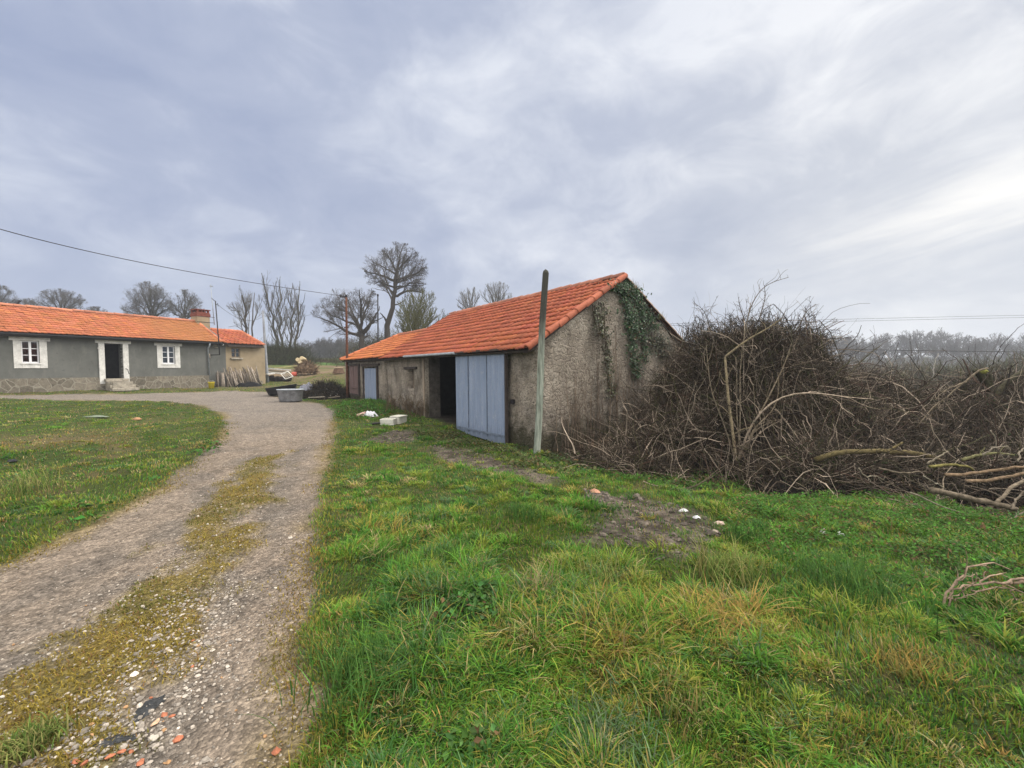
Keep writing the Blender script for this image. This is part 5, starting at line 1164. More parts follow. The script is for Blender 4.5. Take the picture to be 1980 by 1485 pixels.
# branch pile, every bough its own thing
GB = 'cut branches heaped at the right edge'
for k, (lines, dep, col, lab, tw) in enumerate([
    ([(.055, .045, [(1800, 948), (1850, 958), (1890, 968), (1930, 975), (1965, 985)]), (.045, .03, [(1920, 972), (1908, 985), (1902, 1008)])], 5.4, (.22, .18, .13), 'thick forked grey bough at the front of the branch heap', 0),
    ([(.03, .02, [(1925, 975), (1950, 945), (1985, 925), (2020, 915)])], 5.4, (.27, .22, .16), 'pale bough rising to the right from the fork of the heap', 3),
    ([(.03, .024, [(1828, 918), (1870, 918), (1910, 912), (1960, 902), (2010, 900)])], 5.7, (.30, .21, .13), 'upper of two peeled orange-brown boughs in the heap', 0),
    ([(.032, .024, [(1868, 930), (1910, 930), (1950, 922), (2010, 910)])], 5.6, (.27, .19, .12), 'lower of two peeled orange-brown boughs in the heap', 0),
    ([(.03, .02, [(1798, 902), (1840, 898), (1880, 902), (1882, 910)])], 5.9, (.26, .23, .08), 'mossy yellow branch at the left of the branch heap', 0),
    ([(.03, .02, [(1860, 890), (1890, 880), (1930, 875), (1960, 880)])], 6.0, (.22, .21, .10), 'greenish mossy bough on top of the branch heap', 4),
    ([(.011, .006, [(1760, 952), (1800, 970), (1850, 990), (1885, 1003), (1925, 1020)])], 4.9, (.36, .32, .24), 'long straight pale stick lying over the nettles', 0),
    ([(.012, .007, [(1785, 920), (1805, 932), (1828, 945)])], 5.4, (.38, .34, .26), 'short pale stick above the long straight one', 0),
    ([(.022, .01, [(1793, 897), (1815, 882), (1833, 872)])], 6.2, (.30, .26, .19), 'grey stick leaning on the end of the mossy log', 0),
    ([(.012, .006, [(1915, 832), (1925, 850), (1932, 880), (1945, 890)])], 5.8, (.36, .31, .24), 'pale crooked upright stick above the branch heap', 3),
    ([(.014, .006, [(1900, 880), (1920, 866), (1950, 860), (1955, 880), (1948, 888)])], 5.7, (.36, .31, .24), 'hooked pale twig curling over the branch heap', 2),
    ([(.02, .01, [(1955, 985), (1970, 960), (1990, 940)])], 5.2, (.30, .25, .19), 'grey stick at the right end of the thick forked bough', 3),
    ([(.014, .008, [(1934, 1022), (1960, 1000), (1990, 985)])], 4.9, (.28, .24, .18), 'grey stick low at the right frame edge under the heap', 3),
    ([(.016, .008, [(1968, 892), (1975, 870), (1990, 860)])], 5.5, (.40, .34, .26), 'split pale stick end at the right frame edge', 0),
    ([(.02, .012, [(1700, 905), (1740, 915), (1790, 912)])], 6.1, (.22, .18, .13), 'brown stick in front of the mossy log', 3),
    ([(.012, .006, [(1660, 905), (1675, 925), (1690, 918), (1710, 930)])], 6.0, (.32, .28, .21), 'thin grey forked stick left of the branch heap', 4)]):
    poly_branch('cut_branch', lab, 'branch', lines, dep, col, 330 + k, GB, twig=tw)
r = np.random.default_rng(55)
for k in range(110):
    x, y = 1990 - 260 * r.random() ** 1.3 + 20, r.uniform(880, 990); b = at(x, y, gdepth(x, y) - .05); a = r.normal(0, .5) + (PI if r.random() < .5 else 0); L = r.uniform(.4, 1.1); d = np.array([math.cos(a), math.sin(a) * .5, r.normal(.10, .26)])
    P = curve(b[None], nrm(d[None]), np.array([L]), 8, .12, -.01, r); mb = MB(); mb.tubes(P, np.linspace(1, .5, 8)[None] * r.uniform(.004, .012), 5, np.array([[.19, .155, .115]]) * r.uniform(.6, 1.25))
    if r.random() < .6:
        P0, D, L_, R_ = spawn(P, np.full((1, 8), .01), 5, .2, 45, .4, None, r); mb.tubes(curve(P0, D, L_, 5, .2, .02, r), np.full((len(P0), 5), .004), 3, np.tile([[.17, .14, .105]], (len(P0), 1)))
    tag(mb.build('dead_stick', M_BARK, None, True, origin=b), 'thin dead stick in the branch heap at the right edge', 'stick', 'dead sticks in the branch heap')
r = np.random.default_rng(56)
for k in range(34):
    x, y = r.uniform(1120, 1800), r.uniform(0, 1); y = np.interp(x, [1100, 1250, 1330, 1500, 1700, 1800], [893, 912, 935, 950, 945, 955]) + 45 * (y - .35); b = G(x, y, .03); a = r.uniform(0, 6.3); L = r.uniform(.25, .9)
    P = curve(b[None], nrm(np.array([[math.cos(a), math.sin(a), r.normal(.1, .25)]])), np.array([L]), 8, .16, -.02, r); P[..., 2] = np.maximum(P[..., 2], hground(P[..., 0], P[..., 1]) + .01); mb = MB(); cc = np.array([[.17, .14, .105]]) * r.uniform(.5, 1.7); mb.tubes(P, np.linspace(1, .5, 8)[None] * r.uniform(.0035, .010), 5, cc)
    P0, D, L_, R_ = spawn(P, np.full((1, 8), .01), 4, .2, 45, .4, None, r); mb.tubes(curve(P0, D, L_, 5, .2, .02, r), np.full((len(P0), 5), .003), 3, np.repeat(cc, len(P0), 0))
    tag(mb.build('dead_stick', M_BARK, None, True, origin=b), 'thin dead stick lying in the grass along the foot of the brambles', 'stick', 'dead sticks along the foot of the brambles')
poly_branch('fallen_branch', 'reddish forked dead branch lying in the grass at the right edge', 'branch', [(a_ * .62, b_ * .62, c_) for a_, b_, c_ in [
    (.018, .008, [(1824, 1182), (1830, 1150), (1838, 1132), (1858, 1112), (1880, 1095), (1902, 1086), (1930, 1088), (1955, 1102)]), (.016, .007, [(1832, 1178), (1836, 1150), (1846, 1128), (1862, 1118), (1885, 1110)]),
    (.012, .02, [(1842, 1139), (1880, 1133), (1920, 1126), (1955, 1122), (1985, 1118)]), (.02, .03, [(1950, 1130), (1975, 1125), (2000, 1118)]), (.012, .007, [(1878, 1141), (1910, 1138), (1935, 1134), (1985, 1150)]), (.012, .006, [(1896, 1130), (1903, 1118), (1930, 1110), (1948, 1116)]),
    (.009, .005, [(1832, 1158), (1860, 1148), (1878, 1132)]), (.009, .005, [(1846, 1162), (1870, 1150), (1892, 1142)]), (.008, .004, [(1880, 1132), (1886, 1120), (1890, 1112)]), (.009, .005, [(1954, 1142), (1960, 1155), (1985, 1172)])]], gdepth(1824, 1184) + .02, (.40, .29, .21), 350, twig=2)
poly_branch('log_section', 'short sawn log section with pale ends at the edge of the brambles', 'log', [(.045, .043, [(1634, 942), (1672, 939)])], gdepth(1650, 948) - .02, (.33, .2, .11), 351)

# ------------------------------------------------------------------ ivy and dry creeper on the gable
def gpx(x, y): return GAB.px(x, y)
M_IVY = vcol('ivy_leaves', 8., .15, .45, .15, spec=.5)
def ivy(label, lines, n, seed, col, size=.032):
    r = np.random.default_rng(seed); mb = MB(); st = MB(); W = []
    for wd, pl in lines:
        q = np.array([gpx(*p) for p in pl]); q = resample(q, 30); k = r.random(int(n * wd * len(pl) / 3)) * 29; i = k.astype(int); fr = (k - i)[:, None]
        c = q[i] * (1 - fr) + q[np.minimum(i + 1, 29)] * fr; m = fbm(c[:, 1] * 2, c[:, 0], .5, 3, seed); s = c[:, 0] + r.normal(0, wd, len(c)) * (.4 + 1.1 * m); z = c[:, 1] + r.normal(0, .05, len(c))
        g = -.04 - np.abs(r.normal(0, .06, len(c))) * (.5 + m); P = GAB.w(s, g, z)
        nrm_ = nrm(-GAB.v + r.normal(0, .45, P.shape)); U = nrm(np.cross(nrm_, r.normal(0, 1, P.shape))); Wv = np.cross(nrm_, U); sz = size * r.uniform(.6, 1.4, (len(c), 1))
        cc = np.array(col) * np.exp(r.normal(0, .35, (len(c), 1))) * np.exp(r.normal(0, .08, (len(c), 3))); br = r.random(len(c)) < .10; cc[br] = [.11, .075, .035]; pa = r.random(len(c)) < .08; cc[pa] = np.array(col) * 2.2
        mb.cards(P, U * sz, Wv * sz * .8, cc)
        for _ in range(3): W.append(GAB.w(q[:, 0] + r.normal(0, wd * .4) + np.cumsum(r.normal(0, .012, 30)), np.full(30, -.03), q[:, 1]))
    b = GAB.w(*[float(v) for v in (gpx(*lines[0][1][-1])[0], -.03)], 0.); t = empty('ivy', b, label, 'ivy')
    st.tubes(np.array(W), np.full((len(W), 30), .010), 4, np.tile([[.09, .07, .05]], (len(W), 1))); part(st, 'stem', M_BARK, t); part(mb, 'leaves', M_IVY, t)
ivy('glossy green ivy climbing the middle of the gable up to its peak', [(.17, [(1204, 548), (1208, 580), (1215, 610), (1219, 640)]), (.13, [(1215, 610), (1218, 650), (1222, 690), (1228, 730)]), (.24, [(1190, 560), (1204, 555), (1222, 570)]), (.15, [(1215, 560), (1240, 598), (1262, 635)]), (.09, [(1232, 600), (1240, 650), (1246, 700)])], 5000, 401, (.032, .068, .024), .028)
ivy('sparse dull ivy column left of the green ivy on the gable', [(.10, [(1162, 585), (1164, 620), (1166, 660), (1172, 700)]), (.07, [(1146, 590), (1150, 620), (1155, 650)]), (.10, [(1170, 690), (1172, 730), (1178, 770)])], 2000, 402, (.065, .07, .035), .026)
ivy('dark ivy patch under the right-hand slope of the gable', [(.3, [(1240, 620), (1262, 660), (1285, 690)]), (.22, [(1270, 650), (1290, 690), (1300, 720)])], 2400, 403, (.05, .055, .03), .028)
def creeper():
    r = np.random.default_rng(410); W = []
    for k in range(85):
        x0 = r.choice([r.uniform(1075, 1120), r.uniform(1120, 1250), r.uniform(1120, 1250)]); y0 = 880 - (x0 - 1075) * .45; lim = 560 + abs(x0 - 1200) * .9
        a = np.array(gpx(x0, y0)); h = r.uniform(.3, 1.) ** 1.2 * (gpx(x0, lim)[1] - a[1]) * .9; n = 16; s = a[0] + np.cumsum(r.normal(-.004, .022, n)); z = a[1] + np.linspace(-.2, h, n)
        W.append(GAB.w(s, -.025 - np.abs(r.normal(0, .015, n)), z))
    W = np.array(W); rad = np.exp(r.normal(math.log(.0055), .35, len(W)))[:, None] * np.linspace(1.2, .5, 16)[None]; mb = MB(); c = np.array([[.13, .10, .075], [.19, .145, .105], [.09, .075, .06]])[r.integers(0, 3, len(W))]
    mb.tubes(W, rad, 3, c); P0, D, L, R_ = spawn(W, rad, 5, .1, 40, .14, None, r); P = curve(P0, D, L, 5, .25, .1, r); P = P - GAB.v * np.maximum(0, ((P - GAB.o) @ GAB.v + .02))[..., None]
    mb.tubes(P, np.full((len(P), 5), .0035), 3, np.tile([[.11, .08, .06]], (len(P), 1)))
    t = empty('dry_creeper', GAB.w(2.5, -.05, -.3), 'leafless brown creeper stems fanning up the lower gable wall', 'creeper'); part(mb, 'stems', M_CANE, t)
creeper()
# tufts growing on the far verge of the roof and at the wall foot
def tuft(name, label, cat, base, n, h, spread, col, seed, lean=(.2, 1.), group=None, w=.006):
    r = np.random.default_rng(seed); base = np.asarray(base); P = base + np.concatenate([r.normal(0, spread, (n, 2)), np.zeros((n, 1))], 1); mb = MB()
    c = np.array(col)[r.integers(0, len(col), n)] * np.exp(r.normal(0, .25, (n, 1))); blades(mb, P, h * r.uniform(.5, 1.2, n), w * r.uniform(.6, 1.4, n), r.uniform(0, 6.3, n), r.uniform(*lean, n), c, 4)
    return tag(mb.build(name, M_GRASS, None, origin=base), label, cat, group)
for x, y, lab in ((1222, 560, 'grass tuft sprouting on the far roof edge just below the peak'), (1270, 618, 'grass tuft sprouting halfway down the far roof edge')):
    s, z = gpx(x, y); tuft('grass_tuft', lab, 'grass tuft', GAB.w(s, .0, z), 120, .28, .1, [(.15, .15, .05), (.2, .17, .08)], int(x))
GY = [(.10, .17, .035), (.16, .19, .05), (.24, .22, .08)]; GG = [(.05, .12, .025), (.07, .15, .03)]; BG = [(.085, .145, .065), (.12, .165, .085)]
for k, (x, y, n, h, sp, col, lab) in enumerate([(48, 955, 150, .42, .16, GY, 'pale yellow-green iris clump on the left lawn'), (600, 1, 0, 0, 0, GY, ''), (720, 1300, 420, .2, .16, GG, 'tall dark green grass tussock at the track edge in the foreground'), (590, 1, 0, 0, 0, GY, ''),
        (870, 1085, 260, .2, .10, GG, 'dark green tussock in mid meadow'), (1010, 1000, 200, .2, .10, GG, 'green tussock near the bare earth patch'), (1160, 1130, 260, .24, .14, GY, 'yellowing tussock below the bare earth patch'), (1405, 1115, 420, .27, .16, GY, 'broad yellow-green tussock below the pale stones'),
        (1300, 1360, 160, .16, .12, [(.26, .2, .07), (.12, .16, .04)], 'straw-coloured tussock with long curled blades in the foreground'), (1180, 1450, 420, .13, .10, BG, 'bluish grey-green grass tussock at the bottom edge'), (1640, 1150, 420, .3, .2, GG, 'bright green tussock beside the fallen reddish branch'),
        (1760, 1300, 300, .13, .09, [(.3, .2, .05), (.2, .18, .05)], 'orange-tinted dry tussock below the fallen branch'), (1440, 1045, 160, .22, .1, GG, 'fresh green tuft beside the pale stones'), (1040, 1150, 60, .3, .07, [(.32, .27, .14)], 'small straw tuft among green grass in mid meadow'), (60, 1440, 600, .08, .05, GY, 'yellow-green tussock in the bottom left corner of the track')]):
    if n: tuft('grass_tussock', lab, 'grass tussock', G(x, y), n, h, sp, col, 500 + k, group='grass tussocks', w=.007)
for k, (x, y, h, lab) in enumerate(((1100, 868, .55, 'dry weed with upright stem at the foot of the gable beside the wooden post'), (790, 800, .6, 'dead brown weeds against the wall left of the barn doorway'), (812, 806, .5, 'dead brown weeds beside the timber doorpost'), (760, 794, .45, 'dead brown weeds under the barn window'))):
    b = G(x, y); r = np.random.default_rng(600 + k); n = 26; P = curve(b + np.concatenate([r.normal(0, .12, (n, 2)), np.zeros((n, 1))], 1), nrm(r.normal(0, .25, (n, 3)) + [0, 0, 1]), h * r.uniform(.5, 1.3, n), 7, .12, .05, r); R = np.full((n, 7), .005)
    mb = MB(); mb.tubes(P, R, 3, np.array([.10, .07, .045]) * np.exp(r.normal(0, .3, (n, 1)))); P0, D, L, R_ = spawn(P, R, 6, .3, 45, .3, None, r); P2 = curve(P0, D, L, 4, .2, .05, r); mb.tubes(P2, np.full((len(P2), 4), .0035), 3, np.tile([[.10, .075, .05]], (len(P2), 1)))
    U = nrm(r.normal(0, 1, (len(P2), 3))); mb.cards(P2[:, -1], U * .02, nrm(np.cross(U, r.normal(0, 1, U.shape))) * .012, np.tile([[.09, .06, .035]], (len(P2), 1)))
    tag(mb.build('dead_weed', M_CANE, None, origin=b), lab, 'weed', 'dead weeds along the barn wall')
# straw-coloured dead bracken lying in front of the bank
b = G(1185, 880); r = np.random.default_rng(620); n = 420; P = b + np.concatenate([r.normal(0, .28, (n, 1)), r.normal(0, .14, (n, 1)), np.abs(r.normal(.06, .06, (n, 1)))], 1); mb = MB(); blades(mb, P, r.uniform(.2, .5, n), np.full(n, .008), r.normal(.9, .8, n), r.uniform(.8, 1.3, n), np.array([.26, .17, .11]) * np.exp(r.normal(0, .3, (n, 1))), 4)
tag(mb.build('dead_bracken', M_DRY, None, origin=b), 'flattened straw-brown dead bracken in front of the bramble bank', 'bracken')
# ------------------------------------------------------------------ posts, wires and yard clutter
M_POST = None
def m_post():
    t = NT('green_stained_post'); P = t.pos()
    a = t.noise(3, 5, .6, t.scaled((6, 6, .5)))
    c = t.ramp(a, [(.3, (.09, .10, .08)), (.5, (.23, .26, .215)), (.7, (.38, .40, .34))])
    k = t.math('ADD', t.sepz(), t.math('MULTIPLY', t.noise(4, 4, .6, t.scaled((5, 5, .6))), 1.0))
    c = t.mixc(t.ramp(t.math('MULTIPLY', k, .2), [(.50, 0.), (.68, 1.)]), c, (.05, .05, .042))
    return t.done(c, .9, t.bump(t.noise(20, 5, .7, t.scaled((4, 4, .3))), .7, .02), spec=.15)
pb = at(1037, 868, 8.6); pb[2] = float(hground(pb[0], pb[1])) - .1; ptp = at(1054.5, 529, 8.75)
mb = MB(); q = np.linspace(0, 1, 14)[:, None]; C_ = pb * (1 - q) + ptp * q; C_[:, 0] += .012 * np.sin(q[:, 0] * 7)
mb.tubes(C_[None], np.linspace(.074, .066, 14)[None], 12, None, False, .06)
tip = ptp + (ptp - pb) / np.linalg.norm(ptp - pb) * .09; mb.tubes(np.array([[C_[-1], C_[-1] * .4 + tip * .6, tip]]), np.array([[.066, .05, .006]]), 12)
tag(mb.build('wooden_post', m_post(), None, True, origin=pb), 'leaning round wooden post with a pointed top in front of the barn corner', 'post')
def pole(name, label, base, top, r0, r1, mat, cat='pole'):
    b = np.array(base); q = np.linspace(0, 1, 6)[:, None]; mb = MB(); mb.tubes((b * (1 - q) + np.array(top) * q)[None], np.linspace(r0, r1, 6)[None], 10, None, True)
    return mb, b
zb = lambda x, d: (lambda p: np.array([p[0], p[1], float(hground(p[0], p[1])) - .1]))(at(x, 720, d))
# rusty pole at the shed's corner with an insulator bracket
b = zb(671, 20.3); tp = at(669.5, 575, 20.3); t = empty('rusty_pole', b, 'rusty iron pole carrying the overhead cable at the corner of the low outbuilding', 'pole')
mb, _ = pole('', '', b, tp, .07, .045, None); part(mb, 'shaft', M_RUST, t, True)
mb = MB(); mb.box(tp + [-.12, 0, .02], (.34, .05, .05)); mb.lathe([(0, -.05), (.045, -.03), (.045, .05), (0, .07)], tp + [-.26, 0, .08], 10); mb.lathe([(0, -.05), (.05, -.03), (.05, .05), (0, .07)], tp + [.0, 0, .06], 10); part(mb, 'insulator_bracket', M_BLACKM, t)
mb = MB(); mb.box(at(670, 633, 20.3), (.22, .05, .05)); part(mb, 'cross_arm', M_RUST, t)
b = zb(731, 30); tp = at(730.5, 572, 30); t = empty('dark_pole', b, 'thin black pole rising behind the low outbuilding roof', 'pole'); mb, _ = pole('', '', b, tp, .06, .045, None); part(mb, 'shaft', M_BLACKM, t, True); mb = MB(); mb.lathe([(0, -.04), (.07, -.02), (.07, .1), (0, .14)], tp, 8); part(mb, 'cap', M_BLACKM, t)
pb2 = G(517, 739); tp2 = at(508.5, 602, 29.5); tp2 = at(508.5, 602, float((pb2 - CAM) @ FW)); t = empty('steel_pole', pb2, 'pale grey steel pole standing at the corner of the beige annexe', 'pole')
mb, _ = pole('', '', pb2 - [0, 0, .1], tp2, .125, .06, None); part(mb, 'shaft', vary('old_galvanised_pole', (.24, .255, .28), 4, .25, 40, .6), t, True); mb = MB(); mb.box(tp2 + [0, 0, -.15], (.12, .1, .35)); part(mb, 'head_clamp', M_GALV, t)
# service mast on the house and the aerial by the chimney
mz = HOUSE.px(425, 690, -.45); b = HOUSE.w(mz[0], -.45, HE - .9); tp = at(416.5, 582, float((b - CAM) @ FW)); t = empty('service_mast', b, 'black service mast rising in front of the farmhouse eaves', 'mast')
mb = MB(); mb.tube([b, (b + tp) / 2, tp], .035, 8); mb.tube([HOUSE.w(mz[0] - .3, -.02, HE - .92), HOUSE.w(mz[0], -.45, HE - .9)], .03, 6); part(mb, 'shaft', M_BLACKM, t, True)
mb = MB(); mb.tube([tp + [-.25, 0, .2], tp + [-.1, 0, .05], tp], .02, 6); mb.tube([tp + [.16, 0, -.35], tp + [.14, 0, -.15], tp + [0, 0, -.3]], .018, 6); part(mb, 'wire_hook', M_BLACKM, t)
ab = HOUSE.w(c1 + .27, HR - .39, HZ - .1); tp = at(407.5, 553, float((ab - CAM) @ FW)); t = empty('aerial_mast', ab, 'slim grey aerial mast strapped to the chimney', 'aerial')
mb = MB(); mb.tube([ab, tp], .026, 8); part(mb, 'shaft', M_GALV, t, True); mb = MB(); mb.box(tp + [.05, 0, -.02], (.22, .04, .06)); mb.lathe([(0, -.08), (.05, -.05), (.03, .08), (0, .1)], tp, 8); part(mb, 'head', M_GALV, t)
# cables
def cable(name, label, pts, r, sag_pts=40, col=None):
    """a hanging cable through the given space points (quadratic)"""
    pts = np.array(pts); q = np.linspace(0, 1, sag_pts)
    t_ = np.linspace(0, 1, len(pts)); P = np.stack([np.polyval(np.polyfit(t_, pts[:, i], len(pts) - 1), q) for i in range(3)], 1)
    mb = MB(); mb.tubes(P[None], np.full((1, sag_pts), r), 5); return tag(mb.build(name, M_BLACKM, None, True, origin=P[0]), label, 'cable')
cable('overhead_cable', 'black overhead cable sagging from the left frame edge to the rusty pole', [at(-60, 425, 9), at(0, 443, 9.6), at(300, 513, 13.3), at(669, 573, 20.3)], .011)
cable('overhead_cable', 'thin wire from the black service mast running behind the annexe to the trees', [at(420, 588, 27.5), at(470, 618, 29), at(508, 612, 29.6)], .010)
cable('overhead_cable', 'thin wire from the steel pole running right towards the oak', [at(509, 610, 29.6), at(560, 614, 36), at(612, 606, 44)], .012)
cable('power_line', 'upper of two thin power lines above the valley wood', [at(1240, 628, 62), at(1600, 618, 60), at(2100, 607, 58)], .022)
cable('power_line', 'lower of two thin power lines above the valley wood', [at(1240, 631, 62), at(1600, 622, 60), at(2100, 611.5, 58)], .022)
cable('fence_wire', 'single dark wire crossing in front of the valley wood behind the brambles', [at(1380, 664, 11), at(1640, 675, 11), at(2060, 681, 11)], .008)
cable('fence_wire', 'lower slack wire dipping towards the cut tree', [at(1660, 706, 10.6), at(1740, 712, 10.5), at(1830, 727, 10.5)], .006)

# galvanised tub and black tub
tb = G(562, 777); wd = 24.5 / FPX * float((tb - CAM) @ FW)
t = empty('zinc_tub', tb, 'oval grey zinc tub standing on the gravel at the end of the track', 'tub')
Rz = rotz(.1); mb = MB(); k = wd
mb.lathe([(0, .02), (.80 * k, .02), (.84 * k, .06), (.97 * k, .50), (1.0 * k, .52), (1.0 * k, .55), (.95 * k, .54), (.93 * k, .48), (.80 * k, .10), (0, .09)], tb, 32, None, Rz @ np.diag([1., .7, 1.])); part(mb, 'body', vary('stained_zinc', (.20, .205, .215), 5, .35, 40, .55, .3, metal=.3), t, True)
mb = MB(); mb.lathe([(0, .47), (.93 * k, .47)], tb, 32, None, Rz @ np.diag([1., .7, 1.])); part(mb, 'water', vary('still_water', (.16, .17, .20), 3, .1, 20, .1, .02, spec=.6), t)
mb = MB(); mb.tubes(np.array([[tb + Rz @ np.diag([1., .7, 1.]) @ np.array([k * 1.0 * math.cos(a), k * 1.0 * math.sin(a), .535]) for a in np.linspace(0, 2 * PI, 33)]]), np.full((1, 33), .02), 6); part(mb, 'rim', M_ZINC, t, True)
b2 = G(545, 768); b2 = b2 + np.array([-.15, .35, .0]); mb = MB(); Rt = rotz(.3) @ roty(-.14)
mb.lathe([(0, .02), (.55, .02), (.62, .08), (.72, .40), (.74, .42), (.68, .42), (.58, .12), (0, .1)], b2 + [0, 0, .12], 28, None, Rt @ np.diag([1., .75, 1.])); tag(mb.build('rubber_trough', vary('black_rubber', (.02, .021, .024), 6, .2, 40, .55), None, True, origin=b2), 'black rubber trough tipped behind the zinc tub', 'trough')
# heap of rotten straw and rubbish behind the tub
hc = G(624, 772) + np.array([-.1, .75, 0]); hc[2] = float(hground(hc[0], hc[1])); r = np.random.default_rng(700)
t = empty('rubbish_heap', hc, 'low dark heap of rotten straw and rubbish between the tub and the outbuilding', 'heap')
a = np.linspace(0, 2 * PI, 49); q = np.linspace(0, 1, 16); Q, A_ = np.meshgrid(q, a, indexing='ij'); X = hc[0] + np.cos(A_) * Q * 1.75; Y = hc[1] + np.sin(A_) * Q * .95; Z = hground(X, Y) - .05 + .66 * (1 - Q ** 1.6) * (.55 + .9 * fbm(X, Y, .35, 4, 7)); Z[:, -1] = Z[:, 0]
mb = MB(); mb.grid(np.stack([X, Y, Z], -1)); part(mb, 'rotten_straw', M_LITTER, t, True)
n = 3600; qa, qr = r.uniform(0, 6.3, n), np.sqrt(r.random(n)); x, y = hc[0] + np.cos(qa) * qr * 1.7, hc[1] + np.sin(qa) * qr * .9; z = hground(x, y) + .66 * (1 - qr ** 1.6) * (.55 + .9 * fbm(x, y, .35, 4, 7)) - .02
mb = MB(); mb.tubes(curve(np.stack([x, y, z], 1), nrm(r.normal(0, 1, (n, 3)) + [0, -.3, .1]), r.uniform(.1, .4, n), 4, .2, 0, r), np.full((n, 4), .007), 3, np.array([[.03, .025, .019], [.065, .053, .038], [.018, .016, .013]])[r.integers(0, 3, n)]); part(mb, 'straw', M_CANE, t)
mb = MB(); n = 60; x = hc[0] + r.uniform(-.5, .9, n); y = hc[1] - .5 + r.uniform(-.35, .2, n); qr = np.hypot((x - hc[0]) / 1.7, (y - hc[1]) / .9).clip(0, 1); z = hground(x, y) + .58 * (1 - qr ** 1.6) * (.55 + .9 * fbm(x, y, .35, 4, 7)); U = nrm(r.normal(0, 1, (n, 3))) * .045; mb.cards(np.stack([x, y, z], 1), U, nrm(np.cross(U, r.normal(0, 1, (n, 3)))) * .03, np.array([[.4, .4, .4], [.3, .24, .2], [.5, .48, .44]])[r.integers(0, 3, n)]); part(mb, 'scraps', M_DRY, t)
def crumple(name, label, cat, loc, size, col, seed, rough=.5, n=13):
    r = np.random.default_rng(seed); a = np.linspace(0, 2 * PI, 25); q = np.linspace(0, 1, 9); Q, A_ = np.meshgrid(q, a, indexing='ij'); X = np.cos(A_) * Q * size[0] * (.8 + .4 * fbm(np.cos(A_) * 2 + seed, np.sin(A_) * 2, 1, 3, seed)); Y = np.sin(A_) * Q * size[1] * (.8 + .4 * fbm(np.cos(A_) * 2, np.sin(A_) * 2 + seed, 1, 3, seed + 1))
    Z = size[2] * (1 - Q ** 2) * (.4 + 1.1 * fbm(X + seed * 3, Y, size[0] * .35, 3, seed)); P = np.stack([X, Y, Z], -1); P[:, -1] = P[:, 0]; mb = MB(); mb.grid(P + np.asarray(loc))
    return tag(mb.build(name, vary(name + '_sheet', col, 9, .2, 40, rough, .3), None, True, origin=loc), label, cat)
crumple('plastic_sheet', 'crumpled grey plastic sheet draped over the rubbish heap', 'sheet', hc + [-.9, -.15, .34], (.45, .3, .34), (.15, .155, .19), 71)
crumple('plastic_bag', 'torn white plastic bag lying left of the foam boxes', 'bag', G(716, 805), (.24, .14, .16), (.55, .56, .6), 72)
crumple('plastic_bag', 'flattened pinkish bag beside the torn white one', 'bag', G(704, 803), (.26, .16, .1), (.40, .26, .22), 73)
crumple('tarpaulin', 'black tarpaulin bundle at the foot of the leaning stakes', 'tarpaulin', G(478, 748) + [0, .25, 0], (.95, .4, .34), (.005, .005, .006), 74, .95)
crumple('plastic_scrap', 'white plastic scrap beside the bare earth, left one of a pair', 'plastic scrap', G(1322, 988), (.055, .035, .03), (.42, .42, .42), 75)
crumple('plastic_scrap', 'white plastic scrap beside the bare earth, right one of a pair', 'plastic scrap', G(1347, 1001), (.045, .035, .025), (.42, .42, .44), 76)
crumple('plastic_scrap', 'small white scrap among the nettles, brighter left one', 'plastic scrap', G(1592, 1031), (.035, .03, .04), (.7, .7, .7), 77)
crumple('plastic_scrap', 'small white scrap among the nettles, paler right one', 'plastic scrap', G(1625, 1034), (.04, .03, .035), (.55, .56, .55), 78)
crumple('plastic_strip', 'pale weathered strip half buried in the left lawn', 'plastic strip', G(185, 806), (.4, .07, .04), (.14, .17, .12), 79)
v_, f_ = ico(); r = np.random.default_rng(80)
for x, y, s, c, lab in ((1391, 1014, .045, (.42, .32, .27), 'pinkish stone at the right tip of the bare earth patch'), (1150, 953, .06, (.32, .17, .11), 'reddish clod at the edge of the grass near the ditch'), (265, 812, .09, (.30, .17, .09), 'rusty brown clod on the far part of the left lawn'), (22, 893, .05, (.02, .02, .025), 'small black lump on the left lawn')):
    p = G(x, y); mb = MB(); mb.add((v_ * (1 + r.normal(0, .15, (len(v_), 1)))) * [s * 1.4, s, s * .6] + p + [0, 0, s * .2], f_); tag(mb.build('stone', vary('rough_stone', c, 12, .3, 50, .9, .5), None, False, origin=p), lab, 'stone')
# foam boxes
M_FOAM = vary('old_white_foam', (.50, .49, .43), 7, .2, 50, .8, .3)
def foam(x0, x1, ytop, ybot, yaw, dpt, label, lid):
    p = G((x0 + x1) / 2, ybot); d = float((p - CAM) @ FW); w = (x1 - x0) / FPX * d; h = (ybot - ytop) / FPX * d * .95; R = rotz(yaw); t = empty('foam_box', p, label, 'box', 'foam boxes by the barn door'); mb = MB(); wl = .035
    def bx(c, s): mb.box(np.asarray(p) + R @ np.array(c), s, R)
    bx((0, dpt / 2, .02), (w, dpt, .04)); bx((0, wl / 2, .04 + (h - .04) / 2), (w, wl, h - .04)); bx((0, dpt - wl / 2, .04 + (h - .04) / 2), (w, wl, h - .04))
    for s in (-1, 1): bx((s * (w / 2 - wl / 2), dpt / 2, .04 + (h - .04) / 2), (wl, dpt - 2 * wl - .001, h - .04))
    part(mb, 'body', M_FOAM, t, bevel=.012)
    if lid: mb = MB(); mb.box(np.asarray(p) + R @ np.array((.02, dpt / 2, h + .022)), (w * 1.02, dpt * 1.02, .04), R); part(mb, 'lid', M_FOAM, t, bevel=.012)
foam(734, 761, 810, 823, -.05, .34, 'open white foam box in front of a taller one by the barn door', False)
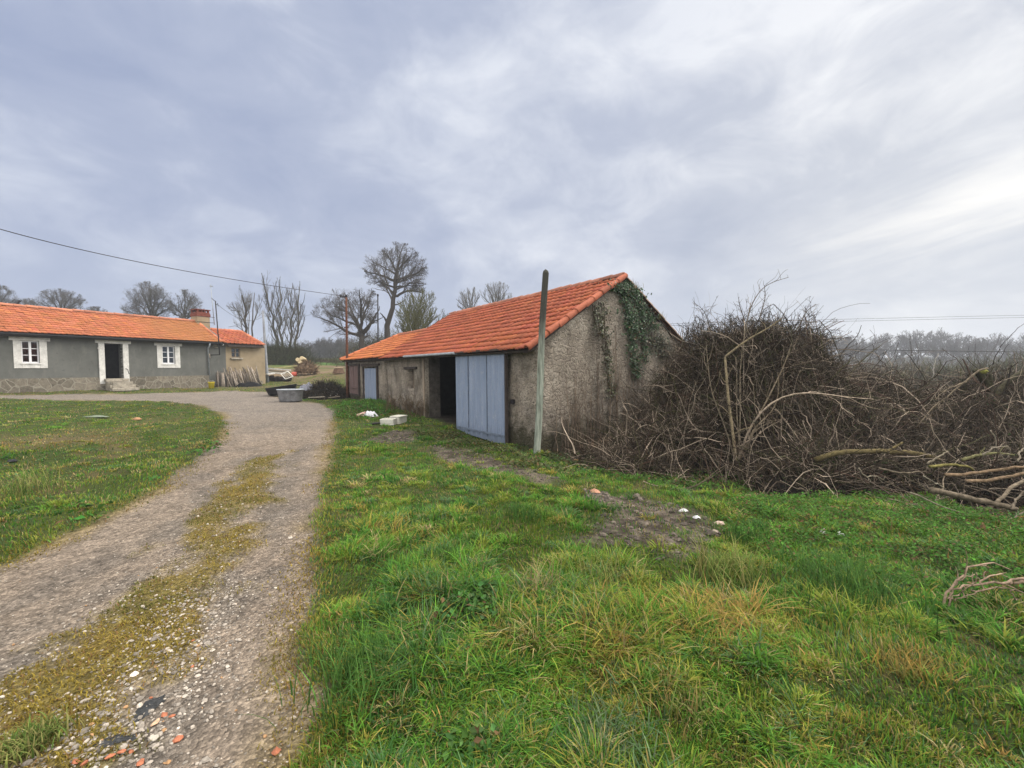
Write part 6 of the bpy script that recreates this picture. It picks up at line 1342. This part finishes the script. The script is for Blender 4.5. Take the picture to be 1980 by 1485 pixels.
foam(751, 773, 807, 820, -.35, .4, 'taller lidded white foam box behind the open one by the barn door', True)
mb = MB(); p = G(719, 822); mb.tube([p + [-.2, 0, .02], p + [.2, .08, .05]], .025, 7); tag(mb.build('pipe_stub', M_BLACKM, None, True, origin=p), 'short black pipe piece in the grass left of the foam boxes', 'pipe')
GD = 'scrap lying round the rubbish heap'
r = np.random.default_rng(66)
for k, (x, y, L, w_, c, lab) in enumerate(((596, 748, .9, .09, (.20, .18, .16), 'grey lath sticking out of the rubbish heap behind the tub'), (606, 744, .7, .08, (.05, .045, .05), 'dark board leaning on the rubbish heap'), (620, 752, .8, .05, (.32, .29, .25), 'pale lath lying across the front of the rubbish heap'), (588, 762, .6, .07, (.25, .24, .24), 'grey scrap board between the tub and the heap'), (640, 760, .7, .06, (.10, .07, .05), 'brown stick at the right foot of the rubbish heap'), (612, 768, .8, .05, (.28, .25, .21), 'thin pale stick at the front foot of the rubbish heap'), (574, 745, .9, .1, (.09, .08, .08), 'dark plank behind the black trough'), (646, 768, .5, .05, (.18, .15, .12), 'short brown stick by the outbuilding corner'))):
    p = G(x, y + 8) * 1.; d = float((p - CAM) @ FW); p = at(x, y, d); R = rotz(r.uniform(-.6, .6)) @ roty(r.normal(0, .25)) @ rotx(r.uniform(-.6, .6)); mb = MB(); mb.box(p, (L, w_, .03), R); tag(mb.build('scrap_board', vary('scrap_wood', c, 6, .35, 40, .9), None, origin=p, bevel=.004), lab, 'scrap', GD)
# yellow bucket
p = G(409, 751); t = empty('yellow_bucket', p, 'yellow plastic bucket beside the leaning stakes', 'bucket'); mb = MB(); mb.lathe([(0, .01), (.13, .01), (.17, .36), (.185, .37), (.185, .39), (.16, .38), (.12, .03), (0, .03)], p, 20); part(mb, 'body', vary('yellow_plastic', (.72, .56, .05), 5, .1, 40, .5), t, True); mb = MB(); mb.tube([p + [.18 * math.cos(a), .02, .36 + .12 * math.sin(a)] for a in np.linspace(0, PI, 9)], .007, 5); part(mb, 'handle', M_ZINC, t)
# stakes leaning along the annexe
r = np.random.default_rng(90); GS = 'wooden stakes leaning along the annexe wall'
M_STK = vcol('grey_stake_wood', 14., .3, .9, 0, .4, .15)
xs = np.concatenate([np.linspace(417, 441, 13), np.linspace(446, 507, 46)])
for i, x in enumerate(xs):
    s0 = HOUSE.px(x, 730, -.35)[0]; left = x < 443
    g0 = -r.uniform(.35, .8); yb = r.uniform(744, 750) if left else r.uniform(737, 747) - (x - 446) * .03; yt = r.uniform(716, 724) if left else r.uniform(709, 722) - (x > 485) * r.uniform(0, 8)
    dx = r.normal(-1, 1.5) if left else -r.uniform(7, 18); sb = HOUSE.px(x, yb, g0)[0]; bb = HOUSE.w(sb, g0, 0); bb[2] = float(hground(bb[0], bb[1])) - .02; st_, zt__ = HOUSE.px(x + dx, yt, -.16 if left else -.12 - .1 * r.random()); tt = HOUSE.w(st_, -.14 - .12 * r.random(), zt__)
    mb = MB(); rad = r.uniform(.022, .042); mb.tubes(np.array([[bb, (bb * .5 + tt * .5) + r.normal(0, .015, 3), tt]]), np.array([[rad, rad * .95, rad * .8]]), 7, np.array([[.25, .212, .175]]) * r.uniform(.3, 1.5), True)
    o = mb.build('wooden_stake', M_STK, None, True, origin=bb); tag(o, 'grey wooden stake in the upright row left of the annexe corner' if left else 'grey wooden stake in the slanting row along the annexe wall', 'stake', GS + (' left group' if left else ' right group'))
bb = G(414, 744); tt = HOUSE.w(*[float(q) for q in (HOUSE.px(404, 684, -.1)[0], -.1, HOUSE.px(404, 684, -.1)[1])]); mb = MB(); mb.tubes(np.array([[bb, bb * .5 + tt * .5 + [.05, 0, 0], tt]]), np.array([[.07, .065, .05]]), 8, np.array([[.27, .23, .19]]), True); tag(mb.build('wooden_stake', M_STK, None, True, origin=bb), 'longest grey pole propped on the wall beside the downpipe', 'stake')
bb = G(511, 737); tt = at(499, 700, float((bb - CAM) @ FW) + .3); mb = MB(); mb.tubes(np.array([[bb, (bb + tt) / 2, tt]]), np.array([[.06, .055, .05]]), 8, np.array([[.42, .37, .31]]), True); tag(mb.build('wooden_stake', M_STK, None, True, origin=bb), 'pale stake propped at the annexe corner nearest the steel pole', 'stake')
# planks, white frame, bucket, root plate, stump beyond the annexe
GP = 'boards stacked beyond the steel pole'
for k, (x0, y0, x1, y1, d, wd_, c, lab) in enumerate(((512, 712, 562, 716, 33, .3, (.5, .5, .5), 'topmost pale board of the pile beyond the steel pole'), (512, 716, 558, 720, 32.6, .3, (.10, .09, .08), 'grey board under the topmost one of the pile'), (510, 719, 552, 723, 32.3, .25, (.48, .47, .46), 'lower pale board of the pile beyond the steel pole'), (530, 712, 575, 707, 33.4, .12, (.36, .33, .16), 'yellowish pole sticking out behind the board pile'), (515, 724, 530, 722, 31.5, .3, (.55, .54, .52), 'short white board at the near end of the pile'))):
    a, b = at(x0, y0, d), at(x1, y1, d + .5); D = nrm((b - a)[None])[0]; S_ = nrm(np.cross(D, [0, 0, 1.])[None])[0]; U_ = np.cross(S_, D); R = np.stack([D, S_, U_], 1); mb = MB(); mb.box((a + b) / 2, (np.linalg.norm(b - a), wd_, .07), R); mb.box((a + b) / 2 + U_ * .04, (np.linalg.norm(b - a) * .97, wd_ * .8, .012), R)
    tag(mb.build('board', vary('grey_board', c, 5, .3, 40, .85), None, origin=(a + b) / 2), lab, 'board', GP)
pl = at(535, 726, 32.8); pl[2] = float(hground(pl[0], pl[1])); 
for k in range(6):
    q = at(512 + k * 9, 724, 32.6 + .1 * (k % 2)); q[2] = float(hground(q[0], q[1])) + .05; mb = MB(); mb.box(q + [0, 0, .12], (.35, .5, .26), rotz(k * .7) @ rotx(.2)); mb.box(q + [.1, 0, .2], (.3, .4, .2), rotz(k * 1.3) @ rotx(-.3)); tag(mb.build('rubble_block', vary('dark_rubble', (.03, .024, .02), 6, .3, 40, .95), None, origin=q, bevel=.02), 'dark rubble block holding up the boards', 'rubble', 'rubble under the boards')
c4 = [at(*q) for q in ((543, 723, 31.2), (557, 718, 31.6), (567, 728, 30.8), (552, 733, 30.6))]; c4 = np.array(c4); up_ = nrm(np.cross(c4[1] - c4[0], c4[3] - c4[0])[None])[0]; t = empty('white_frame', c4.mean(0), 'white slatted window frame lying slanted on the rubble', 'frame')
mb = MB()
for a, b, w_ in ((0, 1, .1), (1, 2, .1), (2, 3, .1), (3, 0, .1)): mb.tubes(np.array([[c4[a], c4[b]]]), np.full((1, 2), .032), 4)
part(mb, 'rails', M_WHITE, t); mb = MB()
for f in (.25, .5, .75): mb.tubes(np.array([[c4[0] * (1 - f) + c4[3] * f, c4[1] * (1 - f) + c4[2] * f], [c4[0] * (1 - f) + c4[1] * f, c4[3] * (1 - f) + c4[2] * f]]), np.full((2, 2), .018), 4)
part(mb, 'slats', M_STEP, t)
p = G(569, 727); mb = MB(); mb.lathe([(0, 0), (.2, .01), (.23, .14), (.2, .32), (.14, .34), (.12, .30), (0, .3)], p, 16); tag(mb.build('red_tub', vary('faded_red_plastic', (.55, .11, .07), 5, .15, 40, .5), None, True, origin=p), 'faded red plastic tub between the white frame and the root plate', 'tub')
rc = G(592, 725); d_ = float((rc - CAM) @ FW); t = empty('root_plate', rc, 'brown uprooted tree root plate with pale sawn cuts on top', 'stump')
r = np.random.default_rng(95); a = np.linspace(0, 2 * PI, 33); q = np.linspace(0, PI * .62, 12); Q, A_ = np.meshgrid(q, a, indexing='ij'); k = 21 / FPX * d_; X = np.sin(Q) * np.cos(A_); Y = np.sin(Q) * np.sin(A_) * .8; Z = np.cos(Q); n_ = .72 + .5 * fbm(X * 2 + 5, Y * 2 + Z * 3, .5, 4, 3); n_[:, -1] = n_[:, 0]; n_[0] = n_[0, 0]; P = np.stack([X, Y, Z * .72], -1) * n_[..., None] * k + rc + [0, 0, k * .42]
mb = MB(); mb.grid(P); part(mb, 'root_ball', vary('root_earth', (.13, .085, .05), 6, .45, 30, .95, .9, .06), t, True)
n = 380; i = r.integers(0, 12, n); j = r.integers(0, 33, n); P0 = P[i, j]; D = nrm(P0 - rc - [0, 0, k * .4]); mb = MB(); mb.tubes(curve(P0 - D * .1, nrm(D + r.normal(0, .6, D.shape)), r.uniform(.2, .6, n), 5, .3, -.03, r), np.linspace(.03, .01, 5)[None] * r.uniform(.5, 1.3, (n, 1)), 4, np.array([.14, .095, .06]) * np.exp(r.normal(0, .35, (n, 1)))); part(mb, 'roots', M_BARK, t)
for x, y in ((575, 695), (583, 692), (579, 699)):
    c = at(x, y, d_ - .5); mb = MB(); mb.tube([c + [0, .6, -.15], c], .16, 12); part(mb, 'sawn_limb', vary('fresh_sawn_wood', (.55, .45, .28), 9, .15, 40, .8), t)
p = G(655, 722); mb = MB(); mb.lathe([(.42, 0), (.36, .14), (.30, .34), (.27, .42), (0, .44)], p, 18, None, np.diag([1.2, 1., 1.])); t = empty('tree_stump', p, 'low brown tree stump with a pale top on the bare strip behind the yard', 'stump'); part(mb, 'bole', vary('stump_bark', (.12, .075, .05), 8, .4, 40, .95, .8, .05), t, True); mb = MB(); mb.lathe([(.30, .44), (.28, .46), (0, .47)], p, 18, None, np.diag([1.2, 1., 1.])); part(mb, 'sawn_top', vary('old_sawn_wood', (.42, .33, .22), 9, .2, 40, .85), t)
# ------------------------------------------------------------------ camera, light, sky, render settings
cd = bpy.data.cameras.new('camera'); cam = bpy.data.objects.new('camera', cd); COL.objects.link(cam)
M = Matrix(((RT[0], UP[0], -FW[0], CAM[0]), (RT[1], UP[1], -FW[1], CAM[1]), (RT[2], UP[2], -FW[2], CAM[2]), (0, 0, 0, 1)))
cam.matrix_world = M
cd.sensor_width = 36; cd.lens = 36 * FPX / 1980; cd.clip_start = .05; cd.clip_end = 3000
scene.camera = cam

SUN_EL, SUN_AZ = 42., 70.
sd_ = np.array([math.sin(math.radians(SUN_AZ)) * math.cos(math.radians(SUN_EL)), math.cos(math.radians(SUN_AZ)) * math.cos(math.radians(SUN_EL)), math.sin(math.radians(SUN_EL))])
ld = bpy.data.lights.new('sun', 'SUN'); ld.energy = 3.0; ld.angle = math.radians(35); ld.color = (1, .94, .85)
lo = bpy.data.objects.new('sun', ld); COL.objects.link(lo)
lo.rotation_euler = Vector(sd_).to_track_quat('Z', 'Y').to_euler(); lo.location = (30, 10, 40)

w = bpy.data.worlds.new('World'); scene.world = w; w.use_nodes = True
class WT(NT):
    def __init__(self, world):
        self.t = world.node_tree; self.t.nodes.clear(); self.out = self.t.nodes.new('ShaderNodeOutputWorld')
t = WT(w)
d = t.n('TexCoord', out=0)
d = t.n('VectorMath', {0: d}, operation='NORMALIZE')
sep = t.t.nodes.new('ShaderNodeSeparateXYZ'); t.t.links.new(d, sep.inputs[0]); X, Y, Z = sep.outputs
uv = t.n('Mapping', {'Vector': d, 'Rotation': (0.25, .35, math.radians(20)), 'Scale': (1., 1., 1.9), 'Location': (5.3, 1.7, .4)})
n1 = t.noise(2.1, 8, .50, uv, .25)
n2 = t.noise(5.5, 8, .60, uv, .5)
n3 = t.noise(.9, 3, .5, uv, .1)
cl = t.math('ADD', t.math('MULTIPLY', n1, .50), t.math('ADD', t.math('MULTIPLY', n2, .27), t.math('MULTIPLY', n3, .23)))
cl = t.ramp(cl, [(.37, 0.), (.46, .24), (.52, .60), (.58, 1.)])
# brightness rises to the right, where the sun stands behind the cloud
gl = t.n('VectorMath', {0: d, 1: tuple(float(q) for q in nrm(ray(1960, 400)))}, operation='DOT_PRODUCT', out=1)
gl = t.ramp(gl, [(0., 0.), (.55, .14), (.82, .38), (.95, .75), (1., 1.)])
dark = t.mixc(gl, (.345, .405, .575), (.53, .565, .64))
lite = t.mixc(gl, (.68, .725, .83), (.97, .97, .97))
c = t.mixc(cl, dark, lite)
# soft even veil near the horizon
hz = t.ramp(Z, [(0., 1.), (.06, .75), (.25, .0)])
c = t.mixc(t.math('MULTIPLY', hz, .65), c, t.mixc(gl, (.48, .54, .675), (.66, .69, .74)))
# a brighter streak low on the right
az = t.math('ARCTAN2', X, Y)
el = t.math('ADD', Z, t.math('MULTIPLY', az, -.16))
sv = t.n('CombineXYZ', {0: t.math('MULTIPLY', az, 2.6), 1: t.math('MULTIPLY', el, 13.), 2: 0.})
st = t.noise(1., 5, .55, sv, .4)
band = t.ramp(el, [(.02, 0.), (.075, 1.), (.12, 1.), (.2, 0.)])
st = t.math('MULTIPLY', t.math('MULTIPLY', t.ramp(st, [(.36, 0.), (.66, 1.)]), band), t.ramp(az, [(.40, 0.), (.80, 1.)]))
c = t.mixc(st, c, (1.02, 1.0, .96))
# overcast sky is brightest overhead; extra light added there and behind, out of frame
ov = t.ramp(Z, [(.69, 0.), (.88, 1.)])
bk = t.math('MULTIPLY', t.ramp(t.math('MULTIPLY', Y, -1.), [(.0, 0.), (.5, 1.)]), t.ramp(Z, [(.02, 0.), (.3, 1.)]))  # unseen sky behind the camera, made brighter to light the ground
k = t.math('ADD', t.math('MULTIPLY', ov, 3.8), t.math('MULTIPLY', bk, 1.8))
wm = t.n('VectorMath', {0: (.80, .74, .64), 3: k}, operation='SCALE')
c = t.n('VectorMath', {0: c, 1: wm}, operation='ADD')
sky = t.n('TexSky', sky_type='NISHITA', sun_disc=False, sun_elevation=math.radians(SUN_EL), sun_rotation=math.radians(SUN_AZ))
skb = t.n('Background', {'Color': sky, 'Strength': .05})
clb = t.n('Background', {'Color': c, 'Strength': 1.0})
t.t.links.new(t.n('MixShader', {0: .93, 1: skb, 2: clb}), t.out.inputs[0])

scene.view_settings.view_transform = 'Standard'; scene.view_settings.look = 'None'
scene.view_settings.exposure = .12; scene.view_settings.gamma = 1
scene.render.engine = 'CYCLES'
scene.cycles.use_denoising = True
try:
    scene.cycles.denoiser = 'OPENIMAGEDENOISE'; scene.cycles.denoising_input_passes = 'RGB_ALBEDO_NORMAL'; scene.cycles.denoising_prefilter = 'ACCURATE'
except Exception as e: print('denoiser', e)
scene.cycles.max_bounces = 5; scene.cycles.diffuse_bounces = 3; scene.cycles.transparent_max_bounces = 4

# ------------------------------------------------------------------ winter haze
t = NT('haze_air')
v = t.n('VolumePrincipled', {'Color': (.86, .91, 1.), 'Density': .0012, 'Anisotropy': .3})
t.t.links.new(v, t.out.inputs[1])
mb = MB(); mb.hexa(np.array([[x, y, z] for z in (-30, 20) for x, y in ((-640, -640), (640, -640), (640, 640), (-640, 640))]))
tag(mb.build('haze', t.m), kind='stuff')
scene.cycles.volume_bounces = 0; scene.cycles.volume_step_rate = 10; scene.cycles.volume_max_steps = 32
